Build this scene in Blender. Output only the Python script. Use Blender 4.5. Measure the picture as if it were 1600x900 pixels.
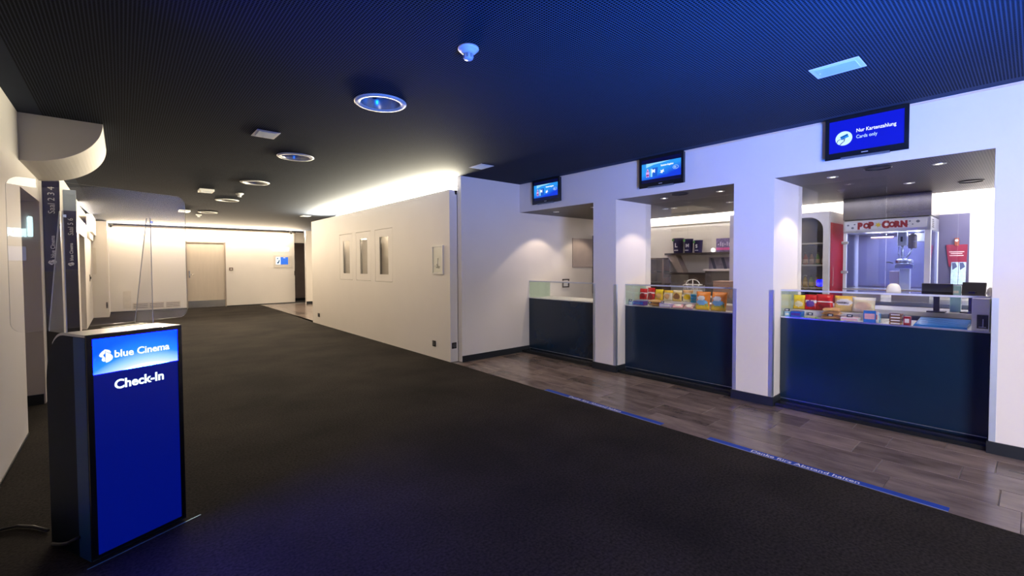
import bpy, bmesh, math, random
from mathutils import Matrix, Vector, Euler
random.seed(7)
for o in list(bpy.data.objects): bpy.data.objects.remove(o)
scn = bpy.context.scene
COL = scn.collection
PI = math.pi

# ------------------------------------------------------------------ camera
F, YAW, PITCH, ROLL, CY = 704.7553, .7125, -.0282, -.0048, 433.4936
cam = bpy.data.objects.new('camera', bpy.data.cameras.new('camera')); COL.objects.link(cam)
fw = Vector((math.sin(YAW)*math.cos(PITCH), math.cos(YAW)*math.cos(PITCH), math.sin(PITCH)))
rt = Vector((math.cos(YAW), -math.sin(YAW), 0)); up = rt.cross(fw)
c_, s_ = math.cos(ROLL), math.sin(ROLL)
r2 = c_*rt + s_*up; u2 = -s_*rt + c_*up
m = Matrix((r2, u2, -fw)).transposed().to_4x4(); m.translation = (0, 0, 1.35)
cam.matrix_world = m
cam.data.sensor_width = 36; cam.data.lens = F/1600*36
cam.data.shift_y = (CY-450)/1600
cam.data.clip_start = .02; cam.data.clip_end = 100
scn.camera = cam

# ------------------------------------------------------------------ world, lights, exposure
w = bpy.data.worlds.new('world'); scn.world = w; w.use_nodes = True
w.node_tree.nodes['Background'].inputs[0].default_value = (.42, .45, .62, 1)
w.node_tree.nodes['Background'].inputs[1].default_value = .05
vs = scn.view_settings
vs.view_transform = 'Standard'; vs.look = 'None'; vs.exposure = 0.0; vs.gamma = 1.0
vs.use_curve_mapping = False

def area(name, loc, direction, sx, sy, power, color, spread=180, long=(0, 1, 0)):
    """rectangular lamp shining along direction; its sy side lies along long"""
    l = bpy.data.lights.new(name, 'AREA'); l.shape = 'RECTANGLE'; l.size = sx; l.size_y = sy
    l.energy = power; l.color = color; l.spread = math.radians(spread)
    o = bpy.data.objects.new(name, l); COL.objects.link(o)
    z = -Vector(direction).normalized(); y = Vector(long); y = (y - y.dot(z)*z).normalized(); x = y.cross(z)
    mm = Matrix((x, y, z)).transposed().to_4x4(); mm.translation = loc; o.matrix_world = mm
    return o
WARM = (1, .80, .56)
# added pale fill from behind the camera on the counter wall
area('fill_pale', (-.3, -2.6, 1.15), (1, .75, -.05), 2.2, 1.6, 98, (.96, .89, .93), 85, (0, 0, 1))
# added blue fill from behind the camera, aimed up at the ceiling
area('fill_blue', (1.5, -.9, .25), (.45, .62, 1.05), 1.6, .5, 270, (.004, .17, 1), 97, (1, -.3, 0))
# cove on top of the ticket office block
area('cove_block', (3.62, 8.25, 2.405), (-.15, 0, 1), .16, 5.9, 1900, (1, .90, .66))
# cove in front of the rear wall (up and down)
area('cove_rear_down', (2.2, 17.30, 2.49), (0, .75, -1), .06, 5.0, 60, WARM, 180, (1, 0, 0))
area('cove_rear_up', (2.2, 16.9, 2.37), (0, -.9, 1), .06, 5.0, 750, WARM, 180, (1, 0, 0))
# cove beside the left passage
area('cove_left', (-.85, 13.3, 2.45), (.5, 0, 1), .1, 3.2, 330, WARM)
area('cove_left_wall', (-.40, 15.2, 2.50), (-.8, .3, -1), .1, 2.0, 24, WARM)
# right-hand corridor behind the block
area('corridor', (5.2, 14.6, 2.50), (0, .2, -1), 1.6, 2.5, 120, (1, .84, .62))
# added warm overhead fill for the lobby, without a fixture
area('fill_lobby', (1.75, 9.6, 2.55), (0, 0, -1), 2.2, 10.0, 84, (1, .79, .57))
# concession room: cove over the rear wall and two added fill lamps
area('cove_kiosk', (7.28, 2.2, 2.22), (.6, 0, .8), .10, 5.6, 190, (1, .93, .86))
area('fill_kiosk_right', (6.9, .1, 2.13), (.6, .1, -1), .3, .9, 55, (.95, .95, 1))
area('fill_kiosk_room', (6.2, 2.0, 2.13), (0, 0, -1),   .5, 4.6, 16, (.96, .90, 1))

# ------------------------------------------------------------------ materials
MATS = {}
def M(name, col, rough=.5, metal=0., noise=.06, nscale=6., bump=0., bscale=60., spec=.5, coat=0., stretch=None):
    if name in MATS: return MATS[name]
    mt = bpy.data.materials.new(name); mt.use_nodes = True; nt = mt.node_tree; N = nt.nodes; L = nt.links
    p = N['Principled BSDF']; p.inputs['Roughness'].default_value = rough; p.inputs['Metallic'].default_value = metal
    p.inputs['Specular IOR Level'].default_value = spec; p.inputs['Coat Weight'].default_value = coat
    tc = N.new('ShaderNodeTexCoord'); mp = N.new('ShaderNodeMapping'); L.new(tc.outputs['Object'], mp.inputs[0])
    if stretch: mp.inputs['Scale'].default_value = stretch
    nz = N.new('ShaderNodeTexNoise'); nz.inputs['Scale'].default_value = nscale; nz.inputs['Detail'].default_value = 6
    L.new(mp.outputs[0], nz.inputs['Vector'])
    rp = N.new('ShaderNodeValToRGB')
    a = [max(0, c*(1-noise)) for c in col]; b = [min(1, c*(1+noise)) for c in col]
    rp.color_ramp.elements[0].position = .3; rp.color_ramp.elements[1].position = .7
    rp.color_ramp.elements[0].color = (*a, 1); rp.color_ramp.elements[1].color = (*b, 1)
    L.new(nz.outputs['Fac'], rp.inputs[0]); L.new(rp.outputs[0], p.inputs['Base Color'])
    if bump:
        n2 = N.new('ShaderNodeTexNoise'); n2.inputs['Scale'].default_value = bscale; n2.inputs['Detail'].default_value = 4
        L.new(mp.outputs[0], n2.inputs['Vector'])
        bp = N.new('ShaderNodeBump'); bp.inputs['Strength'].default_value = bump; bp.inputs['Distance'].default_value = .01
        L.new(n2.outputs['Fac'], bp.inputs['Height']); L.new(bp.outputs[0], p.inputs['Normal'])
    MATS[name] = mt
    return mt
def E(name, col, strength):
    if name in MATS: return MATS[name]
    mt = bpy.data.materials.new(name); mt.use_nodes = True; nt = mt.node_tree
    p = nt.nodes['Principled BSDF']; p.inputs['Base Color'].default_value = (*[c*.3 for c in col], 1)
    p.inputs['Emission Color'].default_value = (*col, 1); p.inputs['Emission Strength'].default_value = strength
    p.inputs['Roughness'].default_value = .3
    MATS[name] = mt
    return mt
def clear(name, tint=(.97, .98, .98), ior=1.5, refl=1.0):
    mt = bpy.data.materials.new(name); mt.use_nodes = True; nt = mt.node_tree; N = nt.nodes; L = nt.links
    N.remove(N['Principled BSDF'])
    tr = N.new('ShaderNodeBsdfTransparent'); tr.inputs[0].default_value = (*tint, 1)
    gl = N.new('ShaderNodeBsdfGlossy'); gl.inputs['Roughness'].default_value = .0
    gl.inputs[0].default_value = (refl, refl, refl, 1)
    fr = N.new('ShaderNodeFresnel'); g = N.new('ShaderNodeNewGeometry'); mi = N.new('ShaderNodeMath'); mi.operation = 'MULTIPLY_ADD'
    mi.inputs[1].default_value = 1/ior - ior; mi.inputs[2].default_value = ior; L.new(g.outputs['Backfacing'], mi.inputs[0]); L.new(mi.outputs[0], fr.inputs[0])
    mx = N.new('ShaderNodeMixShader'); L.new(fr.outputs[0], mx.inputs[0]); L.new(tr.outputs[0], mx.inputs[1]); L.new(gl.outputs[0], mx.inputs[2])
    L.new(mx.outputs[0], N['Material Output'].inputs[0])
    MATS[name] = mt
    return mt

WALL = M('wall_paint', (.78, .74, .69), .62, noise=.015, nscale=2, bump=.05, bscale=220)
WALLD = M('wall_paint_shaded', (.62, .55, .49), .65, noise=.02, nscale=2)  # darker copy of the wall paint: passage shade put into its colour
BLACKB = M('baseboard_black', (.012, .016, .022), .38, noise=.1)
STEEL = M('brushed_steel', (.55, .56, .58), .26, 1, noise=.05, nscale=30, stretch=(1, 1, .05))
STEELL = M('pale_steel', (.72, .74, .78), .3, 1, noise=.03)
CHROME = M('chrome', (.8, .8, .82), .12, 1, noise=.02)
WHITEP = M('white_plastic', (.78, .78, .77), .4, noise=.02)
BLACKP = M('black_plastic', (.012, .012, .014), .3, noise=.1)
DARKG = M('dark_grey', (.06, .06, .065), .45, noise=.08)
NAVY = M('counter_navy', (.002, .016, .042), .27, noise=.12, nscale=3, spec=.6)
CLEAR = clear('clear_glass')
ACRYL = clear('clear_acrylic', (.985, .985, .98), 1.49)
GEDGE = M('glass_edge', (.55, .72, .68), .15, noise=.03)
ACEDGE = M('acrylic_edge', (.80, .82, .82), .18, noise=.02)
GREENG = clear('greenish_glass', (.90, .97, .92), 1.5)

# ------------------------------------------------------------------ mesh helpers
OFF = {}
def wloc(p):
    return OFF.get(p.name, Vector((0, 0, 0))) if p else Vector((0, 0, 0))
class MB:
    def __init__(s): s.bm = bmesh.new(); s.mats = []
    def mi(s, mat):
        if mat is None: return 0
        if mat not in s.mats: s.mats.append(mat)
        return s.mats.index(mat)
    def face(s, pts, mat=None, smooth=False):
        vs = [s.bm.verts.new(p) for p in pts]
        try: f = s.bm.faces.new(vs)
        except ValueError: return
        f.material_index = s.mi(mat); f.smooth = smooth
        return f
    def hexa(s, p, mat=None, smooth=False):
        v = [s.bm.verts.new(q) for q in p]; k = s.mi(mat)
        for ix in ((3, 2, 1, 0), (4, 5, 6, 7), (0, 1, 5, 4), (1, 2, 6, 5), (2, 3, 7, 6), (3, 0, 4, 7)):
            f = s.bm.faces.new([v[i] for i in ix]); f.material_index = k; f.smooth = smooth
        return s
    def box(s, lo, hi, mat=None):
        (a, b, c), (d, e, f) = lo, hi
        a, d = min(a, d), max(a, d); b, e = min(b, e), max(b, e); c, f = min(c, f), max(c, f)
        return s.hexa([(a, b, c), (d, b, c), (d, e, c), (a, e, c), (a, b, f), (d, b, f), (d, e, f), (a, e, f)], mat)
    def prism(s, poly, axis, a, b, mat=None, smooth=False):
        """poly: 2-D outline; axis 0/1/2 extrusion axis; the 2-D coords fill the other axes in order"""
        def P(q, t):
            if axis == 0: return (t, q[0], q[1])
            if axis == 1: return (q[0], t, q[1])
            return (q[0], q[1], t)
        A = [s.bm.verts.new(P(q, a)) for q in poly]; B = [s.bm.verts.new(P(q, b)) for q in poly]; k = s.mi(mat)
        n = len(poly)
        f = s.bm.faces.new(A); f.material_index = k
        f = s.bm.faces.new(B[::-1]); f.material_index = k
        for i in range(n):
            f = s.bm.faces.new((A[i], B[i], B[(i+1) % n], A[(i+1) % n])); f.material_index = k; f.smooth = smooth
        return s
    def lathe(s, prof, center, mat=None, n=32, smooth=True, axis='z', caps=True):
        k = s.mi(mat); rings = []
        for r, z in prof:
            ring = []
            for i in range(n):
                a = 2*PI*i/n
                q = (r*math.cos(a), r*math.sin(a), z)
                if axis == 'x': q = (z, q[0], q[1])
                if axis == 'y': q = (q[0], z, q[1])
                ring.append(s.bm.verts.new((center[0]+q[0], center[1]+q[1], center[2]+q[2])))
            rings.append(ring)
        for A, B in zip(rings, rings[1:]):
            for i in range(n):
                f = s.bm.faces.new((A[i], A[(i+1) % n], B[(i+1) % n], B[i])); f.material_index = k; f.smooth = smooth
        for R_ in (rings[0], rings[-1]) if caps else ():
            if (prof[0][0] if R_ is rings[0] else prof[-1][0]) > 1e-5:
                f = s.bm.faces.new(R_ if R_ is rings[-1] else R_[::-1]); f.material_index = k
        return s
    def tube(s, pts, r, mat=None, n=8):
        pts = [Vector(p) for p in pts]; k = s.mi(mat); rings = []
        for i, p in enumerate(pts):
            t = (pts[min(i+1, len(pts)-1)] - pts[max(i-1, 0)]).normalized()
            a = t.cross(Vector((0, 0, 1)));
            if a.length < 1e-3: a = t.cross(Vector((1, 0, 0)))
            a.normalize(); b = t.cross(a)
            rings.append([s.bm.verts.new(p + r*(math.cos(2*PI*j/n)*a + math.sin(2*PI*j/n)*b)) for j in range(n)])
        for A, B in zip(rings, rings[1:]):
            for i in range(n):
                f = s.bm.faces.new((A[i], A[(i+1) % n], B[(i+1) % n], B[i])); f.material_index = k; f.smooth = True
        for R_ in (rings[0], rings[-1]):
            f = s.bm.faces.new(R_); f.material_index = k
        return s
    def disc(s, center, r, ax, ay, mat=None, n=32, ry=None):
        c = Vector(center); ax = Vector(ax); ay = Vector(ay)
        s.face([c + r*math.cos(2*PI*i/n)*ax + (ry or r)*math.sin(2*PI*i/n)*ay for i in range(n)], mat)
        return s
    def build(s, name, mat=None, parent=None, bevel=0, local=False, **tags):
        me = bpy.data.meshes.new(name)
        bmesh.ops.recalc_face_normals(s.bm, faces=s.bm.faces)
        if not local:
            o_ = wloc(parent)
            if o_.length: bmesh.ops.translate(s.bm, verts=s.bm.verts, vec=-o_)
        s.bm.to_mesh(me); s.bm.free()
        for q in (s.mats or [mat]): me.materials.append(q)
        o = bpy.data.objects.new(name, me); COL.objects.link(o)
        if parent: o.parent = parent; OFF[o.name] = wloc(parent)
        if bevel:
            bv = o.modifiers.new('bevel', 'BEVEL'); bv.width = bevel; bv.segments = 2; bv.limit_method = 'ANGLE'; bv.harden_normals = False
        for k_, v_ in tags.items(): o[k_] = v_
        return o
def box(name, lo, hi, mat, parent=None, bevel=0, **t): return MB().box(lo, hi).build(name, mat, parent, bevel, **t)
def thing(name, label, cat, loc=(0, 0, 0), rotz=0, group=None):
    o = bpy.data.objects.new(name, None); COL.objects.link(o); o.location = loc; o.rotation_euler = (0, 0, rotz)
    o.empty_display_size = .1
    o['label'] = label; o['category'] = cat; o['kind'] = 'thing'
    if group: o['group'] = group
    OFF[o.name] = Vector(loc) if not rotz else Vector((0, 0, 0))
    return o
def tag(o, label, cat, group=None):
    o['label'] = label; o['category'] = cat; o['kind'] = 'thing'
    if group: o['group'] = group
    return o
def recenter(o):
    """moves a one-mesh thing's origin to the middle of its underside"""
    me = o.data; xs = [v.co for v in me.vertices]
    c = Vector(((min(v.x for v in xs)+max(v.x for v in xs))/2, (min(v.y for v in xs)+max(v.y for v in xs))/2, min(v.z for v in xs)))
    me.transform(Matrix.Translation(-c)); o.location = o.location + c
    return o
def dup(root, loc, label=None, group=None, rotz=None):
    r = root.copy(); COL.objects.link(r); r.location = loc
    if rotz is not None: r.rotation_euler = (0, 0, rotz)
    if label: r['label'] = label
    if group: r['group'] = group
    for ch in list(root.children):
        c = ch.copy(); COL.objects.link(c); c.parent = r
        for g in list(ch.children):
            d = g.copy(); COL.objects.link(d); d.parent = c
    return r
def frame4(X, Y, O):
    X = Vector(X); Y = Vector(Y); Z = X.cross(Y)
    mm = Matrix((X, Y, Z)).transposed().to_4x4(); mm.translation = O
    return mm
def text(name, body, size, mat, parent, X, Y, O, align='LEFT', bold=0., depth=.0008, squeeze=1., local=False):
    cu = bpy.data.curves.new('tmp', 'FONT'); cu.body = body; cu.size = size; cu.align_x = align; cu.offset = bold*size
    cu.extrude = depth; cu.space_character = 1.0; cu.resolution_u = 3
    to = bpy.data.objects.new('tmp', cu); COL.objects.link(to)
    bpy.context.view_layer.update()
    me = bpy.data.meshes.new_from_object(to.evaluated_get(bpy.context.evaluated_depsgraph_get()))
    bpy.data.objects.remove(to); bpy.data.curves.remove(cu)
    me.name = name
    mm = frame4(X, Y, Vector(O)) @ Matrix.Diagonal((squeeze, 1, 1, 1))
    if not local: mm = Matrix.Translation(-wloc(parent)) @ mm
    me.transform(mm); me.materials.clear(); me.materials.append(mat)
    o = bpy.data.objects.new(name, me); COL.objects.link(o)
    if parent: o.parent = parent
    return o
def poly3(name, polys, mat, parent, X, Y, O, depth=.0008, local=False):
    """flat outlines [(x,y)...] placed in a plane and given a little thickness"""
    b = MB(); mm = frame4(X, Y, Vector(O))
    for pl in polys:
        A = [b.bm.verts.new(mm @ Vector((x, y, depth))) for x, y in pl]
        B = [b.bm.verts.new(mm @ Vector((x, y, 0))) for x, y in pl]
        b.bm.faces.new(A); n = len(pl)
        for i in range(n): b.bm.faces.new((A[i], A[(i+1) % n], B[(i+1) % n], B[i]))
    return b.build(name, mat, parent, local=local)
def ell(cx, cy, rx, ry, n=24): return [(cx+rx*math.cos(2*PI*i/n), cy+ry*math.sin(2*PI*i/n)) for i in range(n)]
def rrect(x0, y0, x1, y1, r, n=6):
    out = []
    for cx, cy, a0 in ((x1-r, y0+r, -90), (x1-r, y1-r, 0), (x0+r, y1-r, 90), (x0+r, y0+r, 180)):
        for i in range(n+1):
            a = math.radians(a0 + 90*i/n); out.append((cx+r*math.cos(a), cy+r*math.sin(a)))
    return out

# ------------------------------------------------------------------ the setting
H = 2.575; XW = 4.625; XM = 3.4216; HM = 2.389; CI = 2.147; YB = 17.6
def edge_x(y): return 3.345 + .0155*y          # carpet / tile line

# carpet
CARPET = M('carpet', (.035, .030, .0255), .95, noise=.55, nscale=70, bump=.6, bscale=420, spec=.15)
nt = CARPET.node_tree; N_ = nt.nodes; L_ = nt.links
big = N_.new('ShaderNodeTexNoise'); big.inputs['Scale'].default_value = 1.3; big.inputs['Detail'].default_value = 5
geo = N_.new('ShaderNodeNewGeometry'); L_.new(geo.outputs['Position'], big.inputs['Vector'])
mul = N_.new('ShaderNodeMixRGB'); mul.blend_type = 'MULTIPLY'; mul.inputs[0].default_value = .75
rr = N_.new('ShaderNodeValToRGB'); rr.color_ramp.elements[0].position = .35; rr.color_ramp.elements[0].color = (.45, .44, .44, 1)
rr.color_ramp.elements[1].position = .68; rr.color_ramp.elements[1].color = (1.25, 1.2, 1.12, 1)
L_.new(big.outputs['Fac'], rr.inputs[0])
src = N_['Principled BSDF'].inputs['Base Color'].links[0].from_socket
L_.new(src, mul.inputs[1]); L_.new(rr.outputs[0], mul.inputs[2]); L_.new(mul.outputs[0], N_['Principled BSDF'].inputs['Base Color'])

floor = MB().prism([(-3.2, -3.5), (edge_x(-3.5), -3.5), (edge_x(5.27), 5.27), (3.6, 16.6), (3.6, 17.7), (-3.2, 17.7)], 2, -.10, 0).build('floor', CARPET, kind='structure')
GROUT = M('grout', (.24, .215, .195), .85)
SUB = M('concrete_base', (.07, .068, .065), .8)
MB().prism([(edge_x(-3.5)+.002, -3.5), (8.2, -3.5), (8.2, 18.9), (3.602, 18.9), (3.602, 16.6), (edge_x(5.27)+.002, 5.27)], 2, -.10, -.0035).build('floor', GROUT, kind='structure')
# stone tiles
def tile_mat(name, a, b, rough):
    mt = bpy.data.materials.new(name); mt.use_nodes = True; nt = mt.node_tree; N = nt.nodes; L = nt.links
    p = N['Principled BSDF']; p.inputs['Roughness'].default_value = rough
    oi = N.new('ShaderNodeObjectInfo'); tc = N.new('ShaderNodeTexCoord'); mp = N.new('ShaderNodeMapping')
    mp.inputs['Scale'].default_value = (5, 1.6, 5)
    ad = N.new('ShaderNodeVectorMath'); ad.operation = 'ADD'; sc = N.new('ShaderNodeVectorMath'); sc.operation = 'SCALE'; sc.inputs['Scale'].default_value = 9
    cb = N.new('ShaderNodeCombineXYZ')
    for i in range(3): L.new(oi.outputs['Random'], cb.inputs[i])
    L.new(cb.outputs[0], sc.inputs[0]); L.new(tc.outputs['Object'], ad.inputs[0]); L.new(sc.outputs[0], ad.inputs[1]); L.new(ad.outputs[0], mp.inputs[0])
    nz = N.new('ShaderNodeTexNoise'); nz.inputs['Scale'].default_value = 1.6; nz.inputs['Detail'].default_value = 8; nz.inputs['Roughness'].default_value = .62
    L.new(mp.outputs[0], nz.inputs['Vector'])
    mth = N.new('ShaderNodeMath'); mth.operation = 'MULTIPLY_ADD'; mth.inputs[1].default_value = .28
    L.new(oi.outputs['Random'], mth.inputs[0]); 
    sb = N.new('ShaderNodeMath'); sb.operation = 'SUBTRACT'; sb.inputs[1].default_value = .14; L.new(nz.outputs['Fac'], sb.inputs[0]); L.new(sb.outputs[0], mth.inputs[2])
    rp = N.new('ShaderNodeValToRGB'); rp.color_ramp.elements[0].position = .25; rp.color_ramp.elements[1].position = .8
    rp.color_ramp.elements[0].color = (*a, 1); rp.color_ramp.elements[1].color = (*b, 1)
    L.new(mth.outputs[0], rp.inputs[0]); L.new(rp.outputs[0], p.inputs['Base Color'])
    bp = N.new('ShaderNodeBump'); bp.inputs['Strength'].default_value = .12; bp.inputs['Distance'].default_value = .004
    L.new(nz.outputs['Fac'], bp.inputs['Height']); L.new(bp.outputs[0], p.inputs['Normal'])
    return mt
TILE = tile_mat('stone_tile', (.090, .068, .060), (.350, .270, .232), .22)
def tile_mesh(lx, ly):
    b = MB(); g = .0015; e = .003
    lo = [(-lx/2+g, -ly/2+g), (lx/2-g, -ly/2+g), (lx/2-g, ly/2-g), (-lx/2+g, ly/2-g)]
    hi = [(-lx/2+g+e, -ly/2+g+e), (lx/2-g-e, -ly/2+g+e), (lx/2-g-e, ly/2-g-e), (-lx/2+g+e, ly/2-g-e)]
    b.hexa([(*q, -.004) for q in lo] + [(*q, 0) for q in hi])
    bm = b.bm; bmesh.ops.recalc_face_normals(bm, faces=bm.faces); me = bpy.data.meshes.new('floor_tile'); bm.to_mesh(me); bm.free(); me.materials.append(TILE)
    return me
TC = {}
def tile(x0, x1, y0, y1):
    k = (round(x1-x0, 3), round(y1-y0, 3))
    if k not in TC: TC[k] = tile_mesh(*k)
    o = bpy.data.objects.new('floor_tile', TC[k]); COL.objects.link(o); o.parent = floor
    o.location = ((x0+x1)/2, (y0+y1)/2, 0)
def tile_rows(rows, y_lo, y_hi, L=.55):
    for (x0, x1, ph) in rows:
        k = math.floor((y_lo-ph)/L); 
        while ph + k*L < y_hi:
            a = max(ph+k*L, y_lo); b = min(ph+(k+1)*L, y_hi)
            if b-a > .02: tile(x0, x1, a, b)
            k += 1
tile_rows([(3.645, 3.92, .106), (3.92, 4.20, .285), (4.20, 4.48, .14)], -1.3, 5.14)
tile_rows([(4.48, 4.648, .40)], -1.3, 5.14)
# first row follows the slightly slanted carpet line: tiles cut to it
def cut_tile(y0, y1):
    b = MB(); z = 0
    q = [(edge_x(y0)+.003, y0+.0015), (3.6435, y0+.0015), (3.6435, y1-.0015), (edge_x(y1)+.003, y1-.0015)]
    b.hexa([(x, y, -.004) for x, y in q] + [(x, y, 0) for x, y in q])
    b.build('floor_tile', TILE, floor)
k = -3
while .02 + k*.55 < 5.14:
    a, b2 = max(.02+k*.55, -1.3), min(.02+(k+1)*.55, 5.14)
    if b2-a > .02: cut_tile(a, b2)
    k += 1
# far tiled corner past the block
for i, x in enumerate((3.605, 3.885, 4.165, 4.445, 4.725, 5.005)):
    tile_rows([(x, x+.28, [.1, .28, .46][i % 3])], 11.6, 17.1)
def far_cut(y0, y1):
    f = lambda y: 3.4216 + (y-11.27)*(3.6-3.4216)/(16.6-11.27) + .006
    b = MB(); q = [(f(y0), y0+.0015), (3.6035, y0+.0015), (3.6035, y1-.0015), (f(y1), y1-.0015)]
    b.hexa([(x, y, -.004) for x, y in q] + [(x, y, 0) for x, y in q]); b.build('floor_tile', TILE, floor)
for i in range(9): far_cut(11.3+i*.55, 11.3+(i+1)*.55)
# dark thresholds in front of the counters
THR = M('black_granite', (.010, .012, .014), .22, noise=.2, nscale=40)

# ceiling with perforations
CEIL = M('ceiling_panel', (.050, .060, .085), .85, noise=.03, nscale=3, spec=.05)
def perforate(mt, pitch, r, xmax, hole=(.004, .004, .005)):
    nt = mt.node_tree; N = nt.nodes; L = nt.links; p = N['Principled BSDF']
    src = p.inputs['Base Color'].links[0].from_socket
    g = N.new('ShaderNodeNewGeometry'); sx = N.new('ShaderNodeSeparateXYZ'); L.new(g.outputs['Position'], sx.inputs[0])
    sq = []
    for ax in (0, 1):
        a = N.new('ShaderNodeMath'); a.operation = 'MULTIPLY'; a.inputs[1].default_value = 1/pitch; L.new(sx.outputs[ax], a.inputs[0])
        f = N.new('ShaderNodeMath'); f.operation = 'FRACT'; L.new(a.outputs[0], f.inputs[0])
        s = N.new('ShaderNodeMath'); s.operation = 'SUBTRACT'; s.inputs[1].default_value = .5; L.new(f.outputs[0], s.inputs[0])
        q = N.new('ShaderNodeMath'); q.operation = 'MULTIPLY'; L.new(s.outputs[0], q.inputs[0]); L.new(s.outputs[0], q.inputs[1]); sq.append(q)
    ad = N.new('ShaderNodeMath'); ad.operation = 'ADD'; L.new(sq[0].outputs[0], ad.inputs[0]); L.new(sq[1].outputs[0], ad.inputs[1])
    lt = N.new('ShaderNodeMath'); lt.operation = 'LESS_THAN'; lt.inputs[1].default_value = r*r; L.new(ad.outputs[0], lt.inputs[0])
    xm = N.new('ShaderNodeMath'); xm.operation = 'LESS_THAN'; xm.inputs[1].default_value = xmax; L.new(sx.outputs[0], xm.inputs[0])
    mm = N.new('ShaderNodeMath'); mm.operation = 'MULTIPLY'; L.new(lt.outputs[0], mm.inputs[0]); L.new(xm.outputs[0], mm.inputs[1])
    mx = N.new('ShaderNodeMixRGB'); xn = N.new('ShaderNodeMath'); xn.operation = 'GREATER_THAN'; xn.inputs[1].default_value = -.46; L.new(sx.outputs[0], xn.inputs[0])
    m2 = N.new('ShaderNodeMath'); m2.operation = 'MULTIPLY'; L.new(mm.outputs[0], m2.inputs[0]); L.new(xn.outputs[0], m2.inputs[1])
    L.new(m2.outputs[0], mx.inputs[0]); L.new(src, mx.inputs[1]); mx.inputs[2].default_value = (*hole, 1)
    L.new(mx.outputs[0], p.inputs['Base Color'])
perforate(CEIL, .016, .38, 4.52)
CPOLY = [(-.62, -3.5), (4.63, -3.5), (4.63, 11.9), (6.2, 11.9), (6.2, 18.9), (4.8, 18.9), (4.8, YB), (-.55, YB), (-.55, 14.3), (-.62, 12.3)]
b = MB()
def loop(pts):
    v = [b.bm.verts.new((x, y, H)) for x, y in pts]
    return [b.bm.edges.new((v[i], v[(i+1) % len(v)])) for i in range(len(v))]
eds = loop(CPOLY)
for y in (3.24, 5.44, 7.49, 9.81, 12.3): eds += loop(ell(1.5, y, .150, .150, 32))
bmesh.ops.triangle_fill(b.bm, use_beauty=True, edges=eds)
bad = [f for f in b.bm.faces if any((f.calc_center_median().xy - Vector((1.5, y))).length < .149 for y in (3.24, 5.44, 7.49, 9.81, 12.3))]
bmesh.ops.delete(b.bm, geom=bad, context='FACES_ONLY')
b.build('ceiling', CEIL, kind='structure')
MB().prism(CPOLY, 2, H+.16, H+.2).build('ceiling', M('slab_concrete', (.06, .06, .06), .9), kind='structure')
CEIL2 = M('kiosk_ceiling', (.105, .088, .078), .5, noise=.03); perforate(CEIL2, .016, .36, 9)
box('ceiling', (4.64, -1.2, CI), (7.10, 5.165, CI+.05), CEIL2, kind='structure')
box('ceiling', (4.64, -1.2, 2.56), (8.2, 5.3, 2.60), WALL, kind='structure')
# pale ceiling of the left recess
box('ceiling', (-2.6, 5.2, 2.60), (-.64, 18, 2.64), WALL, kind='structure')

# counter wall: piers and lintel as one shell
b = MB(); XR = 5.40
for y0, y1 in ((-3.5, .19), (1.60, 1.967), (3.385, 3.74)):
    b.box((XW, y0, 0), (XR, y1, CI)); b.box((XW, y0, CI), (XW+.012, y1, 2.56))
for y0, y1 in ((.19, 1.60), (1.967, 3.385), (3.74, 5.169)): b.box((XW, y0, CI+.001), (XW+.012, y1, 2.56))
wall_right = b.build('wall_right', WALL, kind='structure')
# baseboards
def base(name, lo, hi): return box(name, lo, hi, BLACKB, kind='structure')
for y0, y1 in ((-3.5, .19), (1.60, 1.967), (3.385, 3.74)):
    bb = MB(); bb.box((XW-.012, y0-.01, 0), (XW, y1+.01, .085)); bb.box((XW, y1, 0), (4.82, y1+.01, .085)); bb.box((XW, y0-.01, 0), (4.82, y0, .085))
    bb.build('baseboard_right', BLACKB, kind='structure')
# niche wall at y = 5.17 and block end
box('wall_niche', (3.547, 5.17, 0), (7.6, 5.262, 2.60), WALL, kind='structure')
base('baseboard_niche', (3.547, 5.156, 0), (4.82, 5.169, .085))
# concession room shell
box('wall_kiosk', (7.60, -1.3, 0), (7.70, 5.30, 2.60), WALL, kind='structure')
box('wall_kiosk', (5.40, -1.30, 0), (7.60, -1.20, 2.60), WALL, kind='structure')
box('partition', (6.40, 2.715, 0), (7.59, 2.775, 2.02), M('lavender_panel', (.42, .40, .50), .45), kind='structure')

# stainless corner guards on the pier corners
GUARD = M('guard_steel', (.62, .70, .82), .5, 1, noise=.04)
def guard(y, pier):   # pier = -1: pier towards -y, +1: towards +y
    gb = MB(); t = .0025; wd = .034
    ys = sorted((y - pier*t, y + pier*wd))
    gb.box((XW-t, ys[0], .087), (XW-.0002, ys[1], 1.10))
    ys = sorted((y - pier*.0002, y - pier*t))
    gb.box((XW-t, ys[0], .087), (XW+wd, ys[1], 1.10))
    gb.build('trim_1', GUARD, kind='structure')
for y, p in ((.19, -1), (1.60, 1), (1.967, -1), (3.385, 1), (3.74, -1)): guard(y, p)

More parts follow.
